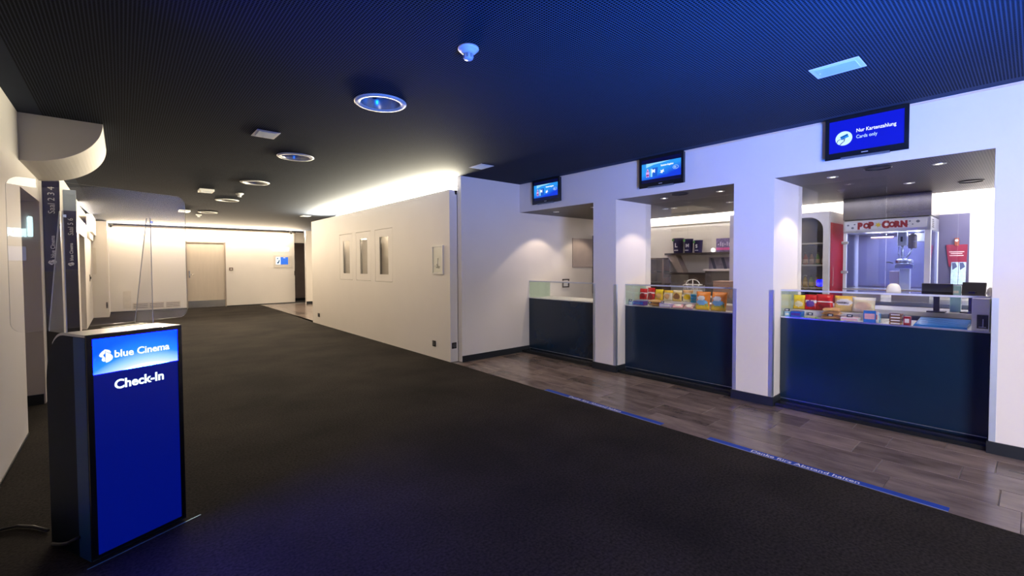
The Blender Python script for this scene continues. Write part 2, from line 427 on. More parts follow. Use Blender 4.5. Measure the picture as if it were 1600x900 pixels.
# ticket office block with three flush hatches
b = MB(); y0, y1 = 5.27, 11.24
HATCH = [(8.749, 9.421), (7.890, 8.558), (7.022, 7.692)]
GL = [(8.886, 9.235), (8.036, 8.370), (7.172, 7.515)]
zl, zh = 1.071, 1.975
ys = [y0]
for a, c in sorted(HATCH): ys += [a-.005, c+.005]
ys.append(y1)
for i in range(0, len(ys), 2): b.box((XM, ys[i], zl-.005), (XM+.09, ys[i+1], zh+.005))
b.box((XM, y0, 0), (XM+.09, y1, zl-.005)); b.box((XM, y0, zh+.005), (XM+.09, y1, HM))
b.box((XM+.09, y0, HM-.06), (4.6, y1, HM)); b.box((XM+.09, y0, 0), (3.545, y0+.08, HM)); b.box((XM+.09, y1-.08, 0), (4.6, y1, HM))
b.box((4.5, y0, 0), (4.6, y1-.08, HM-.06))
wall_block = b.build('wall_block', WALL, kind='structure')
box('wall_block_upper', (4.0, 5.265, HM+.001), (4.6, 11.24, 2.574), WALL, kind='structure')
DARKGL = clear('dark_window_glass', (.10, .095, .09), 1.5)
for i, ((a, c), (ga, gc)) in enumerate(zip(HATCH, GL)):
    pz0, pz1 = 1.193, 1.845
    hb = MB(); x0_, x1_ = XM+.001, XM+.010
    hb.box((x0_, a, zl), (x1_, ga, zh)); hb.box((x0_, gc, zl), (x1_, c, zh)); hb.box((x0_, ga, zl), (x1_, gc, pz0)); hb.box((x0_, ga, pz1), (x1_, gc, zh))
    wn = hb.build('window_%d' % (i+1), WALL, kind='structure')
    RB = M('reveal_black', (.008, .008, .008), .7)
    box('glass', (XM+.0065, ga+.001, pz0+.001), (XM+.0095, gc-.001, pz1-.001), CLEAR, wn)
    rv = MB(); rv.box((XM+.0105, gc-.001, pz0-.02), (XM+.05, gc+.02, pz1+.02)); rv.box((XM+.0105, ga-.02, pz0-.02), (XM+.05, ga-.001, pz1+.02)); rv.box((XM+.0105, ga-.001, pz0-.02), (XM+.05, gc-.001, pz0-.001)); rv.box((XM+.0105, ga-.001, pz1+.001), (XM+.05, gc-.001, pz1+.02))
    rv.build('reveal', RB, wn)
    box('blind', (XM+.046, ga, pz0), (XM+.050, gc-.001, pz1), M('office_blind', (.36, .30, .22), .6, noise=.12, nscale=2), wn)

# rear wall
b = MB(); DX0, DX1, DZ = 1.535, 2.615, 2.135
b.box((-.62, YB, 0), (DX0, YB+.15, 2.60)); b.box((DX1, YB, 0), (4.75, YB+.15, 2.60)); b.box((DX0, YB, DZ), (DX1, YB+.15, 2.60))
b.build('wall_rear', WALL, kind='structure')
box('wall_rear_recess', (4.5, 18.75, 0), (6.2, 18.85, 2.6), M('recess_paint', (.42, .34, .29), .6), kind='structure')
box('wall_rear_recess', (4.76, 17.75, 2.19), (5.3, 18.74, 2.574), WALL, kind='structure')
base('baseboard_rear', (4.76, 18.735, 0), (6.2, 18.749, .09))
box('wall_corridor', (4.90, 16.75, 0), (6.2, 16.9, 2.575), WALL, kind='structure')
base('baseboard_corridor', (4.89, 16.735, 0), (6.2, 16.749, .09))
box('wall_corridor', (6.1, 11.3, 0), (6.2, 16.75, 2.575), WALL, kind='structure')
DOORM = M('door_laminate', (.56, .49, .41), .45, noise=.03, nscale=3, stretch=(6, 6, .6))
door = box('door_1', (DX0+.012, YB+.03, .012), (DX1-.012, YB+.075, DZ-.012), DOORM, kind='structure')
fr = MB(); fr.box((DX0, YB-.006, 0), (DX0+.03, YB+.03, DZ)); fr.box((DX1-.03, YB-.006, 0), (DX1, YB+.03, DZ)); fr.box((DX0, YB-.006, DZ-.03), (DX1, YB+.03, DZ))
fr.build('door_frame', M('door_frame', (.36, .30, .25), .4), door)
box('kick_plate', (DX0+.035, YB+.022, .02), (DX1-.035, YB+.029, .235), STEEL, door)
hd = MB(); hd.box((DX0+.07, YB+.012, .98), (DX0+.10, YB+.029, 1.20)); hd.tube([(DX0+.085, YB+.01, 1.08), (DX0+.085, YB-.04, 1.08), (DX0+.20, YB-.04, 1.08)], .010)
hd.build('door_handle', CHROME, door)
base('baseboard_rear', (-.30, YB-.008, 0), (DX0, YB-.001, .03)); base('baseboard_rear', (DX1, YB-.008, 0), (4.75, YB-.001, .03))
# light profile along the top of the rear wall
box('trim_2', (-.27, YB-.20, 2.515), (4.75, YB-.165, 2.556), M('profile_bronze', (.09, .075, .06), .5), kind='structure')

box('trim_5', (7.585, 2.80, 2.035), (7.599, 5.16, 2.055), M('profile_bronze', (.09, .075, .06), .5), kind='structure')

# left wall with the passage opening and the far parts
XL = -.60
b = MB()
b.box((XL-.20, -3.5, 0), (XL, 5.27, 2.60))
b.box((XL-.20, 5.27, 1.99), (XL, 6.37, 2.60))
b.build('wall_left', WALL, kind='structure')
base('baseboard_left', (XL, -3.5, 0), (XL+.006, 5.27, .02))
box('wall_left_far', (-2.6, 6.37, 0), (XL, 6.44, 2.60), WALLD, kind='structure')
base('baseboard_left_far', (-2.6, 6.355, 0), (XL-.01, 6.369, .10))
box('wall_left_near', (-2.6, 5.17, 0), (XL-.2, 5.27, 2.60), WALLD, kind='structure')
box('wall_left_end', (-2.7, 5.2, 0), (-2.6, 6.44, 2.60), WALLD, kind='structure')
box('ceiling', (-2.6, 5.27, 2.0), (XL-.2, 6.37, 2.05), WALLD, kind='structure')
b = MB(); b.box((XL-.20, 6.44, 0), (XL, 11.72, 2.60)); b.box((XL-.2, 11.72, 1.98), (XL, 13.35, 2.30)); b.box((XL-.2, 13.35, 0), (XL, 16.2, 2.30))
b.build('wall_left', WALL, kind='structure')
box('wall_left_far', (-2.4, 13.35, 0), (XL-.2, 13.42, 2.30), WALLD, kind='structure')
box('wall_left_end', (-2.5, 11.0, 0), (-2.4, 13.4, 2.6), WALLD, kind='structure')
box('wall_left_cove', (-1.5, 11.72, 2.31), (-1.4, 17.6, 2.60), WALL, kind='structure')
# far left box wall, with stepped corbel
box('wall_left_box', (XL-.01, 16.2, 0), (-.285, YB, 2.56), WALL, kind='structure')
b = MB(); b.box((XL, 14.35, 2.16), (-.50, 16.19, 2.574)); b.box((XL, 14.35, 2.02), (-.555, 16.19, 2.16))
b.build('trim_3', WALL, kind='structure')
# flush panel in the near part of the left wall
pn = MB(); pn.box((XL+.0005, 2.6, .10), (XL+.012, 4.44, 2.25)); pn.build('panel', WALL, bevel=.003, kind='structure')
# curved soffit
prof = [(XL, H)] ; 
for i in range(25):
    a = PI/2*i/24
    prof.append((XL + .50*math.sin(a), H - .377*math.cos(a)))
MB().prism(prof, 1, 5.27, 6.41, smooth=False).build('trim_4', WALL, kind='structure')

# ------------------------------------------------------------------ objects
UY = (0, -1, 0); UZ = (0, 0, 1)                 # text axes on surfaces that face -x

# ---- check-in kiosk (local frame: x along the front, y to the back)
KR = math.atan2(.417, .909)
KL = Vector((-.133, 2.775, 0))
K = thing('check_in_kiosk', 'black and blue check-in kiosk with a backlit front standing on the carpet', 'kiosk', KL, KR)
KW, KD, KH = .395, .375, 1.042
KBLK = M('kiosk_black', (.003, .010, .020), .5, noise=.1, spec=.12)
prof = [(0.004, .004), (KD, .004)]
for i in range(13):
    a = PI/2*i/12
    prof.append((KD - .17 + .17*math.cos(a), KH - .012 - .25 + .25*math.sin(a)))
prof += [(.004, KH-.012)]
MB().prism(prof, 0, 0, KW, smooth=False).build('body', KBLK, K, local=True)
# steel cover bent over the top and the rounded back
tp = []; 
pts = [(.0, KH-.012)] + [(KD - .17 + .17*math.cos(PI/2*(12-i)/12), KH-.012-.25+.25*math.sin(PI/2*(12-i)/12)) for i in range(13)]
b = MB()
for (ya, za), (yb, zb) in zip(pts[:6], pts[1:7]):
    b.hexa([(.001, ya, za+.0005), (KW-.001, ya, za+.0005), (KW-.001, yb, zb+.0005), (.001, yb, zb+.0005), (.001, ya, za+.012), (KW-.001, ya, za+.012), (KW-.001, yb, zb+.012), (.001, yb, zb+.012)])
b.build('top_cover', M('kiosk_steel', (.62, .62, .63), .34, 1, noise=.05, nscale=14, stretch=(.2, 3, 3)), K, local=True)
box_ = MB(); box_.box((-.0012, .0035, .006), (KW+.0012, .105, KH-.014)); box_.build('side_sheen', M('kiosk_sheen', (.008, .075, .165), .4, noise=.12, nscale=3, spec=.3), K, local=True)  # teal colour painted for the blue reflection along the front of the sides
MB().box((.165, .225, KH), (.345, .252, KH+.0012)).build('ticket_slot', BLACKP, K, local=True)
b = MB(); d0, d1 = -.008, .003
b.box((0, d0, .01), (.022, d1, KH)); b.box((KW-.020, d0, .01), (KW, d1, KH)); b.box((.022, d0, KH-.022), (KW-.02, d1, KH)); b.box((.022, d0, .01), (KW-.02, d1, .028))
b.build('front_frame', M('kiosk_frame', (.004, .005, .007), .25), K, local=True)
panel_mat = E('kiosk_blue', (.0, .004, .17), .95)
MB().box((.022, -.004, .028), (KW-.02, .002, .858)).build('front_panel', panel_mat, K, local=True)
# backlit header print: blue ground with a pale lower zone
HB = 300.0      # the blue of the header is far beyond what the picture can show: it lights the lobby
hm = bpy.data.materials.new('kiosk_header'); hm.use_nodes = True; nt = hm.node_tree; N = nt.nodes; L = nt.links
tc = N.new('ShaderNodeTexCoord'); sp = N.new('ShaderNodeSeparateXYZ'); L.new(tc.outputs['Object'], sp.inputs[0])
rx = N.new('ShaderNodeMath'); rx.operation = 'MULTIPLY_ADD'; rx.inputs[1].default_value = 1/.165; rx.inputs[2].default_value = -.858/.165; L.new(sp.outputs[2], rx.inputs[0])
cx = N.new('ShaderNodeMath'); cx.operation = 'SUBTRACT'; cx.inputs[1].default_value = .235; L.new(sp.outputs[0], cx.inputs[0])
c2 = N.new('ShaderNodeMath'); c2.operation = 'MULTIPLY'; L.new(cx.outputs[0], c2.inputs[0]); L.new(cx.outputs[0], c2.inputs[1])
c3 = N.new('ShaderNodeMath'); c3.operation = 'MULTIPLY_ADD'; c3.inputs[1].default_value = 9.5; L.new(c2.outputs[0], c3.inputs[0]); L.new(rx.outputs[0], c3.inputs[2])
rp = N.new('ShaderNodeValToRGB'); L.new(c3.outputs[0], rp.inputs[0])
rp.color_ramp.elements[0].position = .02; rp.color_ramp.elements[0].color = (HB*.016, HB*.15, HB, 1)
rp.color_ramp.elements[1].position = .95; rp.color_ramp.elements[1].color = (.0, .12, HB*.6, 1)
e_ = rp.color_ramp.elements.new(.10); e_.color = (.80, .96, HB, 1); e_ = rp.color_ramp.elements.new(.26); e_.color = (.40, .76, HB, 1); e_ = rp.color_ramp.elements.new(.50); e_.color = (.02, .30, HB*.8, 1)
p = N['Principled BSDF']; p.inputs['Base Color'].default_value = (.02, .05, .2, 1); p.inputs['Emission Strength'].default_value = 1.0; L.new(rp.outputs[0], p.inputs['Emission Color'])
MB().box((.022, -.0045, .858), (KW-.02, .002, KH-.022)).build('header_panel', hm, K, local=True)
LETTER = E('lit_letter', (.80, .97, 1), 1.5)
KX, KY = (1, 0, 0), (0, 0, 1)
text('lettering', 'blue Cinema', .0475, E('white_print_lit', (.96, .99, 1), 1.25), K, KX, KY, (.103, -.0048, .924), bold=.022, local=True, squeeze=.97)
EMBL = [[(.40, .97), (.22, .86), (.05, .70), (0, .57), (.10, .47), (.26, .42), (.20, .33), (.18, .22), (.27, .12), (.43, .09), (.43, .38), (.30, .54), (.30, .60), (.43, .72), (.44, .84)],
        [(.38, 1.0), (.55, .97), (.75, .90), (.86, .76), (.83, .66), (.47, .84)],
        [(.47, .80), (.82, .62), (.97, .46), (1.0, .32), (.93, .17), (.75, .06), (.55, 0), (.47, .02)]]
poly3('emblem', [[(x*.052, y*.062) for x, y in pl] for pl in EMBL], MATS['white_print_lit'], K, KX, KY, (.046, -.0048, .906), local=True)
text('lettering', 'Check-In', .060, LETTER, K, KX, KY, (.100, -.0045, .775), bold=.028, local=True, squeeze=.95)
# cable stub at the foot of the kiosk's side
b = MB(); b.tube([(-.001, .10, .10), (-.02, .10, .098), (-.03, .13, .08), (-.028, .2, .055), (-.02, .28, .03), (-.01, .34, .012)], .008)
b.build('cable', M('braided_cable', (.03, .03, .035), .5), K, local=True)
# lit seam on the carpet along the kiosk front
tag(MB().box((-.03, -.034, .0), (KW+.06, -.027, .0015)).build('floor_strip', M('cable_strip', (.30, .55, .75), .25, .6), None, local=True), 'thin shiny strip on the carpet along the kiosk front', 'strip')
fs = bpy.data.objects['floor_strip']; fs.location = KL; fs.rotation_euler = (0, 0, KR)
# power cable on the carpet
PC = MB().tube([(-.62, 3.35, .012), (-.56, 3.38, .010), (-.50, 3.43, .009), (-.44, 3.42, .009), (-.38, 3.36, .009), (-.315, 3.26, .008)], .007, M('braided_cable', (.03, .03, .035), .5)).build('power_cable')
tag(recenter(PC), 'dark braided power cable on the carpet left of the kiosk', 'cable')

# ---- acrylic screen on the kiosk
A_ = thing('acrylic_screen', 'clear acrylic sneeze screen with rounded corners standing on the kiosk', 'screen', (KL.x, KL.y, KH), KR)
def slab_y(poly, y0, y1, edge, face):
    b = MB(); P0 = [b.bm.verts.new((x, y0, z)) for x, z in poly]; P1 = [b.bm.verts.new((x, y1, z)) for x, z in poly]
    f = b.bm.faces.new(P0); f.material_index = b.mi(face); f = b.bm.faces.new(P1[::-1]); f.material_index = b.mi(face)
    for i in range(len(poly)):
        f = b.bm.faces.new((P0[i], P1[i], P1[(i+1) % len(poly)], P0[(i+1) % len(poly)])); f.material_index = b.mi(edge)
    return b
slab_y([(x, z-KH) for x, z in rrect(-.183, 1.066, .521, 1.738, .045)], .156, .160, ACEDGE, ACRYL).build('panel', None, A_, local=True)
for fx in (0.0, .350):
    b = MB(); poly = [(.1605, .001), (.33, .001), (.33, .012), (.195, .565), (.1605, .565)]
    P0 = [b.bm.verts.new((fx-.002, y, z)) for y, z in poly]; P1 = [b.bm.verts.new((fx+.002, y, z)) for y, z in poly]
    for P in (P0, P1[::-1]):
        f = b.bm.faces.new(P); f.material_index = b.mi(ACRYL)
    for i in range(5):
        f = b.bm.faces.new((P0[i], P1[i], P1[(i+1) % 5], P0[(i+1) % 5])); f.material_index = b.mi(ACEDGE)
    b.build('support_fin', None, A_, local=True)
for fx in (0.0, .350):
    b = MB(); b.box((fx-.006, .148, .535), (fx+.006, .1555, .548)); b.build('bolt', CHROME, A_, local=True)

# ---- televisions over the counters
BEZ = M('tv_bezel', (.010, .012, .016), .18, noise=.1, spec=.6)
def tv(y0, y1, label):
    yc = (y0+y1)/2; z0, z1 = 2.222, 2.566
    T = thing('wall_television', label, 'television', (XW, yc, z0), group=None)
    x0, x1 = XW-.055, XW-.001
    wdt = y1-y0; sy0, sy1 = y0+.028, y1-.028; sz0, sz1 = z0+.052, z1-.026
    box('housing', (x0+.012, y0+.01, z0+.01), (x1, y1-.01, z1-.005), BLACKP, T)
    b = MB(); b.box((x0, y0, z0), (x0+.012, sy0, z1)); b.box((x0, sy1, z0), (x0+.012, y1, z1)); b.box((x0, sy0, z0), (x0+.012, sy1, sz0)); b.box((x0, sy0, sz1), (x0+.012, sy1, z1))
    b.build('bezel', BEZ, T)
    box('speaker_bar', (x0-.004, yc-.16, z0-.006), (x0+.01, yc+.16, z0+.010), M('tv_bar', (.12, .14, .17), .25), T)
    box('badge', (x0-.001, yc-.022, z0+.028), (x0-.0001, yc+.022, z0+.034), M('tv_badge', (.5, .5, .52), .3), T)
    return T, x0+.008, sy0, sy1, sz0, sz1
TVBLUE = E('screen_blue', (.004, .010, .50), .85)
T3, sx, a, c, z0, z1 = tv(.643, 1.187, 'wall television reading Nur Kartenzahlung above the counter with the popcorn machine')
box('display', (sx, a, z0), (sx+.003, c, z1), TVBLUE, T3)
SW = E('screen_white', (.92, .96, 1), 1.0); SP = E('screen_pale', (.62, .84, 1), .95)
O = (sx-.0012, c, z0)          # origin: lower left as seen from the lobby
wd, hd_ = c-a, z1-z0
text('caption', 'Nur Kartenzahlung', .041, SW, T3, UY, UZ, (sx-.001, c-.185, z0+.148), bold=.010, squeeze=.80)
text('caption', 'Cards only', .039, SP, T3, UY, UZ, (sx-.001, c-.185, z0+.098), squeeze=.80)
poly3('pictogram', [ell(0, 0, .058, .058, 32)], E('screen_disc', (.60, .84, 1), .95), T3, UY, UZ, (sx-.001, c-.102, z0+.115))
def card_bits(T, cx, cz):
    def R(px, py, a=20): 
        a = math.radians(a); return (px*math.cos(a)-py*math.sin(a), px*math.sin(a)+py*math.cos(a))
    poly3('pictogram', [[R(-.018, -.003), R(.036, -.003), R(.036, .026), R(-.018, .026)]], E('screen_card', (.02, .25, .72), .9), T, UY, UZ, (sx-.0022, cx, cz))
    poly3('pictogram', [[R(-.018, .014), R(.036, .014), R(.036, .020), R(-.018, .020)]], E('screen_ink', (.005, .02, .08), .6), T, UY, UZ, (sx-.0032, cx, cz))
    hand = [[(-.050, -.030), (-.044, -.010), (-.028, -.001), (-.010, -.001), (-.012, -.004), (-.028, -.005), (-.041, -.014), (-.046, -.031)],
            [(-.030, -.050), (-.016, -.034), (.002, -.020), (.004, -.006), (.008, -.006), (.006, -.023), (-.012, -.038), (-.026, -.052)],
            [(-.012, -.001), (.006, .008), (.008, .004), (-.010, -.006)], [(-.006, -.010), (.010, -.001), (.012, -.004), (-.004, -.014)]]
    poly3('pictogram', hand, MATS['screen_ink'], T, UY, UZ, (sx-.0032, cx, cz))
card_bits(T3, c-.102, z0+.113)
# offer screens: letterboxed blue picture
om = bpy.data.materials.new('offer_picture'); om.use_nodes = True; nt = om.node_tree; N = nt.nodes; L = nt.links
tc = N.new('ShaderNodeTexCoord'); sp = N.new('ShaderNodeSeparateXYZ'); L.new(tc.outputs['Generated'], sp.inputs[0])
ad = N.new('ShaderNodeMath'); ad.operation = 'MULTIPLY_ADD'; ad.inputs[1].default_value = .55; L.new(sp.outputs[1], ad.inputs[0]); L.new(sp.outputs[2], ad.inputs[2])
nz = N.new('ShaderNodeTexNoise'); nz.inputs['Scale'].default_value = 2.2; L.new(tc.outputs['Generated'], nz.inputs['Vector'])
a2 = N.new('ShaderNodeMath'); a2.operation = 'MULTIPLY_ADD'; a2.inputs[1].default_value = .35; L.new(nz.outputs['Fac'], a2.inputs[0]); L.new(ad.outputs[0], a2.inputs[2])
rp = N.new('ShaderNodeValToRGB'); L.new(a2.outputs[0], rp.inputs[0])
rp.color_ramp.elements[0].position = .55; rp.color_ramp.elements[0].color = (.0, .045, .80, 1)
rp.color_ramp.elements[1].position = 1.5 if False else 1.0; rp.color_ramp.elements[1].color = (.02, .34, .95, 1)
p = N['Principled BSDF']; p.inputs['Base Color'].default_value = (.01, .01, .03, 1); p.inputs['Emission Strength'].default_value = .95; L.new(rp.outputs[0], p.inputs['Emission Color'])
def offer(y0, y1, label):
    T, sx, a, c, z0, z1 = tv(y0, y1, label)
    box('display', (sx, a, z0), (sx+.003, c, z1), E('screen_dark', (.002, .004, .06), .6), T)
    pz0, pz1 = z0+.040, z1-.045; x = sx-.001
    box('picture', (x, a+.002, pz0), (x+.0008, c-.002, pz1), om, T)
    poly3('picture', [[(0, 0), (.30, 0), (.20, -.014), (.10, -.02), (0, -.045)]], E('screen_cyan', (.35, .80, 1), .8), T, UY, UZ, (x-.0006, c-.06, pz1-.001))
    # popcorn bucket, drink cup, confetti, captions
    poly3('picture', [[(0, 0), (.082, 0), (.092, .098), (-.004, .098)]], E('screen_bucket', (.01, .12, .62), .8), T, UY, UZ, (x-.0012, c-.118, pz0+.026))
    poly3('picture', [[(0, 0), (.022, 0), (.026, .090), (0, .094)]], E('screen_sky', (.30, .72, 1), .9), T, UY, UZ, (x-.0018, c-.118, pz0+.026))
    text('caption', 'M', .055, SW, T, UY, UZ, (x-.0024, c-.133, pz0+.070), bold=.03)
    for pl_ in ([(0, .01), (.036, .01), (.040, .06), (-.004, .06)], [(.004, .066), (.032, .066), (.026, .090), (.012, .098)], [(.0, 0), (.010, 0), (.012, .008), (.0, .008)], [(.024, 0), (.036, 0), (.036, .008), (.026, .008)]): poly3('picture', [pl_], E('screen_pink', (.85, .45, .78), .8), T, UY, UZ, (x-.0012, c-.062, pz0+.026))
    for pl_ in ([(.002, .014), (.034, .014), (.034, .032), (.002, .032)], [(.012, .062), (.024, .062), (.022, .080), (.014, .080)]): poly3('picture', [pl_], E('screen_plum', (.40, .02, .25), .7), T, UY, UZ, (x-.0022, c-.062, pz0+.026))
    poly3('picture', [[(0, .01), (.018, .016), (.010, .038), (.028, .032), (.052, .046), (.046, .026), (.058, .016), (.038, .014), (.034, .0), (.018, .006)]], SW, T, UY, UZ, (x-.0012, c-.232, pz0+.048))
    text('caption', 'Sommer-Angebot', .027, SW, T, UY, UZ, (x-.001, c-.245, pz0+.128), bold=.03, squeeze=.78)
    text('caption', '20.-', .021, SP, T, UY, UZ, (x-.001, c-.405, pz0+.085), bold=.02)
    ring = [ (ell(0, 0, .034, .021, 24)[i], ell(0, 0, .034, .021, 24)[(i+1) % 24], ell(0, 0, .031, .018, 24)[(i+1) % 24], ell(0, 0, .031, .018, 24)[i]) for i in range(24)]
    poly3('picture', ring, SP, T, UY, UZ, (x-.001, c-.425, pz0+.092))
offer(2.474, 3.020, 'wall television showing a popcorn offer above the snack counter between the two piers')
offer(4.288, 4.826, 'wall television with popcorn offer above the empty niche counter, farthest of the three')

# ---- counters with glass cases
def counter(y0, y1, label, div=None):
    g = .004; a, c = y0+g, y1-g; X = 4.83; zt = .832
    T = thing('sales_counter', label, 'counter', (X, (a+c)/2, 0))
    box('body', (X+.004, a, .0), (5.38, c, zt-.012), NAVY, T)
    box('front_panel', (X-.016, a+.002, .055), (X+.0035, c-.002, zt-.004), NAVY, T, bevel=.002)
    box('plinth', (X-.175, a+.004, .0005), (X+.003, c-.004, .030), THR, T)
    box('metal_strip', (X-.017, a+.002, .048), (X+.0035, c-.002, .054), STEELL, T)
    box('worktop', (X+.004, a, zt-.012), (5.38, c, zt), M('case_floor', (.72, .72, .71), .35), T)
    box('sill_profile', (X-.018, a, zt-.004), (X-.001, c, zt+.008), STEELL, T)
    gx = X-.012; gt = 1.098
    box('front_glass', (gx, a, zt+.008), (gx+.006, c, gt-.012), CLEAR, T)
    box('top_glass', (gx, a, gt-.012), (5.28, c, gt-.004), CLEAR, T)
    box('top_profile', (gx-.004, a, gt-.013), (gx+.004, c, gt+.002), M('satin_profile', (.66, .70, .76), .6, .6), T)
    for yy in (a, c-.006): box('end_glass', (gx+.007, yy, zt+.001), (5.28, yy+.006, gt-.013), GREENG, T)
    box('rear_ledge', (5.28, a, zt+.0), (5.38, c, 1.05), M('ledge', (.30, .30, .32), .4), T) if div == 'ledge' else None
    if div: box('step_shelf', (5.02, a+.01, zt+.0005), (5.26, c-.01, .892), M('step_acrylic', (.62, .62, .62), .25), T)
    return T
C1 = counter(3.74, 5.17, 'dark navy counter with an empty glass case in the niche')
C2 = counter(1.967, 3.385, 'dark navy counter with a glass snack case between the two white piers', 1)
C3 = counter(.19, 1.60, 'wide dark navy counter with a glass snack case before the popcorn machine')
box('step_shelf', (5.02, .86, .8325), (5.26, 1.585, .892), MATS['step_acrylic'], C3)

# ---- snack bags (pillow packs with crimped ends and a printed label)
def bag(name, w, h, t, fn, mats, lean=8, yaw=0, seed=0):
    """local frame: front faces -x, width along y, base at z = 0"""
    rnd = random.Random(seed); nu, nv = 14, 16; b = MB()
    for mt in mats: b.mi(mt)
    def P(i, j, s):
        u, v = i/nu*2-1, j/nv; e = .05
        k = max(0, min(1, (v-e)/.28))*max(0, min(1, (1-e-v)/.22)); k = k**.6
        wv = w/2*(1 - .05*math.sin(PI*v)) * (1 if .05 < v < .95 else 1.0)
        d = t/2*k*(1-abs(u)**2.6)**.5 if abs(u) < 1 else 0
        wr = .004*math.sin(9*v+3*u+seed)*k + .0035*math.sin(17*u+seed*2)*(1-k)
        return (s*d + wr*(1 if abs(u) < 1 else 1), -u*wv, v*h)
    vs = {}
    for s in (-1, 1):
        for i in range(nu+1):
            for j in range(nv+1):
                if s == 1 and (i in (0, nu) or j in (0, nv)): vs[s, i, j] = vs[-1, i, j]
                else: vs[s, i, j] = b.bm.verts.new(P(i, j, s))
    for s in (-1, 1):
        for i in range(nu):
            for j in range(nv):
                q = [vs[s, i, j], vs[s, i+1, j], vs[s, i+1, j+1], vs[s, i, j+1]]
                try: f = b.bm.faces.new(q if s == 1 else q[::-1])
                except ValueError: continue
                f.smooth = True; f.material_index = fn((i+.5)/nu, (j+.5)/nv) if s == -1 else 0
    rot = Euler((0, math.radians(lean), math.radians(yaw))).to_matrix().to_4x4()
    bmesh.ops.transform(b.bm, matrix=rot, verts=b.bm.verts)
    zmin = min(v.co.z for v in b.bm.verts); bmesh.ops.translate(b.bm, verts=b.bm.verts, vec=(0, 0, -zmin+.0005))
    return b.build(name, None, local=True)
def foil(n, c): return M('foil_'+n, [x*.82 for x in c], .34, noise=.12, nscale=26, spec=.35)
RED = foil('red', (.62, .008, .012)); YEL = foil('yellow', (.85, .55, .02)); GOLD = foil('gold', (.78, .55, .16)); CREAM = foil('cream', (.84, .74, .48))
ORG = foil('orange', (.85, .24, .01)); WHT = foil('white', (.82, .80, .76)); PURP = foil('purple', (.13, .05, .33)); BLU = foil('blue', (.02, .16, .58)); LBLU = foil('sky', (.18, .48, .78))
BRN = foil('brown', (.30, .14, .05)); TAN = foil('tan', (.72, .42, .16)); PNK = foil('pink', (.80, .42, .48)); GRN = foil('green', (.16, .42, .10)); DRED = foil('dark_red', (.32, .01, .02)); LIL = foil('lilac', (.55, .45, .70))
def lab(cx, cy, rx, ry, ix=1, top=None, band=None):
    def fn(u, v):
        if ((u-cx)/rx)**2 + ((v-cy)/ry)**2 < 1: return ix
        if band and band[0] < v < band[1]: return band[2]
        if top and v > top[0]: return top[1]
        return 0
    return fn
def put(o, x, y, z, label, cat='snack bag', group=None):
    o.location = (x, y, z); return tag(o, label, cat, group)
GB, GF = 'snack bags on the raised step', 'sweets in the front row'
Z1, Z0 = .893, .833
put(bag('snack_bag', .104, .142, .045, lab(.5, .35, .36, .2, 1, (.68, 2)), [YEL, CREAM, foil('bright_yellow', (.92, .72, .02))], seed=1), 5.11, 1.530, Z1, 'yellow snack bag at the left end of the popcorn-side glass case')
put(bag('snack_bag', .112, .150, .05, lab(.45, .38, .34, .22, 1, (.52, 0), (.46, .62, 2)), [RED, PURP, WHT], seed=2), 5.11, 1.426, Z1, 'red snack bag with a purple print beside the yellow bag')
put(bag('snack_bag', .140, .158, .05, lab(.5, .30, .34, .20, 1, (.60, 0), (.48, .58, 2)), [RED, DRED, WHT], seed=3), 5.10, 1.312, Z1, 'wide red snack bag with white stripe beside the gold sweets bag')
GBAG = put(bag('snack_bag', .165, .152, .055, lab(.5, .56, .44, .19, 1, (.82, 2)), [GOLD, WHT, YEL], lean=14, seed=4), 5.12, 1.160, Z1, 'gold sweets bag with white name label in the glass case', 'snack bag')
text('lettering', 'HARIBO', .026, M('ink', (.02, .015, .02), .6), GBAG, (0, -1, 0), (math.sin(math.radians(14)), 0, math.cos(math.radians(14))), (-.0105, .058, .076), bold=.02, local=True)
put(bag('snack_bag', .172, .144, .05, lab(.5, .45, .36, .26, 1, (.80, 2)), [CREAM, foil('rose_tan', (.80, .56, .36)), WHT], seed=5), 5.10, 1.010, Z1, 'broad cream snack bag standing right of the gold bag')
put(bag('snack_bag', .112, .138, .045, lab(.5, .34, .36, .24, 1, (.55, 0), (.50, .62, 2)), [RED, DRED, WHT], seed=6), 5.11, 3.312, Z1, 'red snack bag at the far left of the middle glass case')
put(bag('snack_bag', .104, .154, .045, lab(.5, .32, .34, .24, 1, (.58, 0), (.48, .60, 2)), [RED, DRED, WHT], seed=7), 5.11, 3.200, Z1, 'taller red snack bag beside the plain yellow bag')
put(bag('snack_bag', .112, .136, .045, lab(.5, .38, .34, .24, 1, (.66, 2)), [YEL, TAN, foil('bright_yellow', (.92, .72, .02))], seed=8), 5.115, 3.090, Z1, 'bright yellow snack bag next to the red bags')
put(bag('snack_bag', .125, .130, .045, lab(.45, .40, .30, .26, 1, (.74, 2)), [CREAM, TAN, YEL], seed=9), 5.12, 2.968, Z1, 'yellow and tan snack bag, second of the yellow bags in the middle case')
put(bag('snack_bag', .122, .135, .045, lab(.5, .45, .36, .28, 1, (.80, 2)), [GOLD, BRN, CREAM], seed=10), 5.11, 2.840, Z1, 'gold and brown nut bag in the middle of the snack case')
put(bag('snack_bag', .126, .142, .04, lab(.5, .40, .36, .24, 1, (.72, 2)), [CREAM, YEL, TAN], seed=11), 5.12, 2.712, Z1, 'cream and yellow snack bag before the white card')
card = box('price_card', (5.19, 2.640, Z1), (5.193, 2.748, Z1+.135), M('card_white', (.86, .84, .80), .6)); tag(recenter(card), 'blank white card standing behind the blue packs', 'card')
